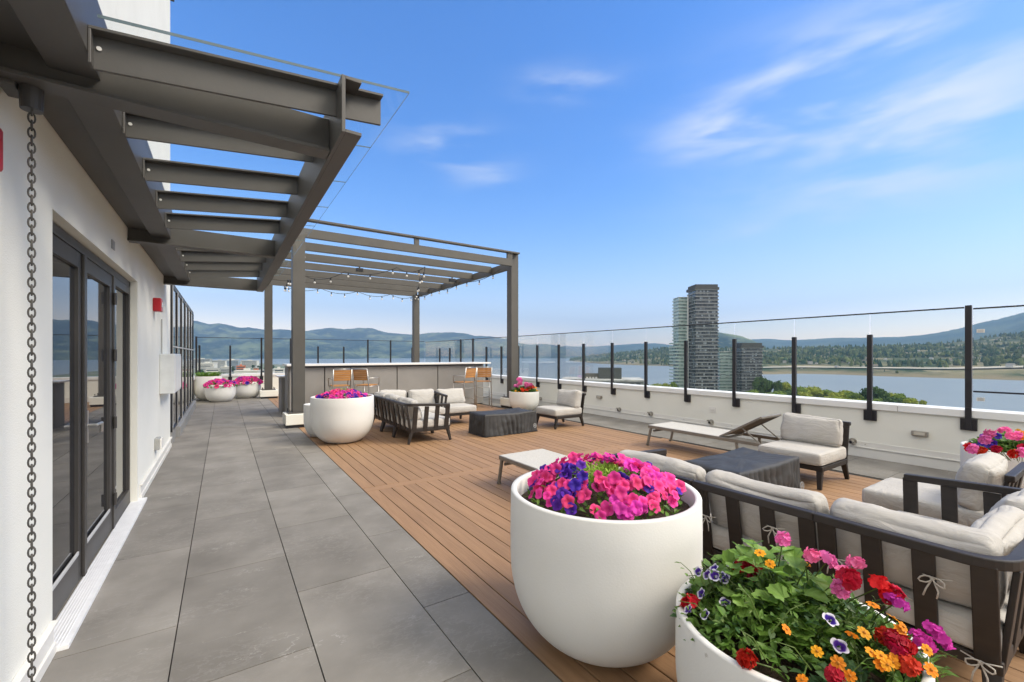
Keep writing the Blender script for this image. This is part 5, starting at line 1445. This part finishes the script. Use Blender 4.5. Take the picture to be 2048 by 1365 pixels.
    for k in range(5):
        a = MB(); x = 1 + k * 4.3; a.box(x, x + 2.6, -8.12, -8.01, 21.5, 26.2); a.build('window', mat("dark_pane", (.05, .055, .06), rough=.2) if k == 0 else bpy.data.materials['dark_pane'], t)  # windows here share one even dark glass colour
towers()

def town():
    q = random.Random(21); gz = LZ + 1.6
    cream = mat("town_wall", (.58, .56, .52), rough=.8, scale=.1); orange = mat("orange_roof_block", (.48, .14, .05), rough=.8, scale=.1); blue = mat("blue_grey_block", (.26, .31, .36), rough=.5, scale=.1)
    grey = mat("town_grey", (.36, .36, .35), rough=.8, scale=.1); pane = mat("town_pane", (.06, .07, .085), rough=.2)
    def block(px, py, d_, wpx, dep, wall, roofm, label, win=True):
        p = wp(px, py, d_); h = max(3, p.z - gz); w_ = wpx * d_ / 862 / 2
        t = thing('town_building', label, 'building', (p.x, p.y, gz), -R(q.uniform(0, 30)), 'buildings of the town below at left')
        m = MB(); m.box(-w_, w_, -dep / 2, dep / 2, 0, h); m.build('wall', wall, t)
        m = MB(); m.box(-w_ - .5, w_ + .5, -dep / 2 - .5, dep / 2 + .5, h, h + 1.2); m.box(-w_ * .3, w_ * .2, -3, 3, h + 1.2, h + 3.6); m.build('roof', roofm, t)
        if win:
            nf = max(1, int(h / 3.4)); m = MB()
            for f in range(nf): m.box(-w_ * .9, w_ * .9, -dep / 2 - .12, -dep / 2 - .02, 1.2 + f * 3.4, 2.9 + f * 3.4)
            m.build('windows', pane, t)
    for a in ((466, 721, 1150, 20, 26, blue, cream, 'round-cornered blue grey apartment block with a pale roof in the town below'), (440, 722, 1300, 26, 24, cream, grey, 'white block left of the blue grey apartments in the town below'),
              (415, 727, 1000, 28, 22, cream, cream, 'long white hall behind the grass planter in the town below'), (405, 719, 1500, 30, 20, grey, cream, 'pale grey block by the left end of the far railing'),
              (482, 733, 800, 14, 16, orange, orange, 'orange brick block in the town below, left one'), (512, 737, 700, 6, 8, orange, grey, 'orange brick block in the town below, small right one'),
              (500, 722, 1600, 30, 20, cream, cream, 'wide white block by the water in the town below'), (495, 743, 520, 40, 14, cream, cream, 'white flat roof just beyond the far parapet'), (535, 741, 600, 22, 14, cream, grey, 'white house among the trees beyond the rear pergola post'),
              (452, 735, 760, 16, 18, grey, cream, 'grey block in front of the blue grey apartments'), (425, 738, 650, 22, 16, cream, grey, 'cream block nearest behind the grass planter'), (558, 739, 640, 18, 12, cream, cream, 'white house left of the bar, beyond the far parapet')):
        block(*a)
    cols = [leaf_mat("town_tree_leaf", (.035, .065, .024), (.055, .09, .03), 1)]
    ms = [mb.mesh('crown', cols) for mb in broad_tree_meshes()[:3]]
    tr = MB(); tr.tube([(0, 0, 0), (.01, 0, .3), (0, .02, .6)], [.035, .028, .012], 6); trm = tr.mesh('trunk', bpy.data.materials['bark'])
    for k in range(34):
        px = q.uniform(385, 575); d_ = q.uniform(560, 1500)
        if k < 12: px = q.uniform(520, 580); d_ = q.uniform(620, 900)
        p = wp(px, 711, d_); h = q.uniform(10, 17)
        t = thing('tree', 'dark green tree among the buildings of the town below at left', 'tree', (p.x, p.y, gz), q.uniform(0, 6), 'trees of the town below at left')
        inst('crown', ms[k % 3], t, (0, 0, 0), (0, 0, 0), (h * .9, h * .9, h)); inst('trunk', trm, t, (0, 0, 0), (0, 0, 0), (h, h, h))
town()

# ------------------------------------------------------------------ air
def haze():
    m = MB(); m.box(-15500, 17500, -10500, 17500, LZ - 8, 1900)
    h = bpy.data.materials.new("haze_air"); h.use_nodes = True
    nt = h.node_tree; N, L = nt.nodes, nt.links; N.remove(N['Principled BSDF'])
    v = N.new('ShaderNodeVolumePrincipled'); v.inputs['Color'].default_value = (.40, .66, 1.0, 1); v.inputs['Density'].default_value = HAZE; v.inputs['Anisotropy'].default_value = 0.2
    L.new(v.outputs[0], N['Material Output'].inputs['Volume'])
    o = m.build('haze', h); o['kind'] = 'stuff'; o['label'] = 'thin blue summer haze over the lake'
HAZE = 9e-5
haze()
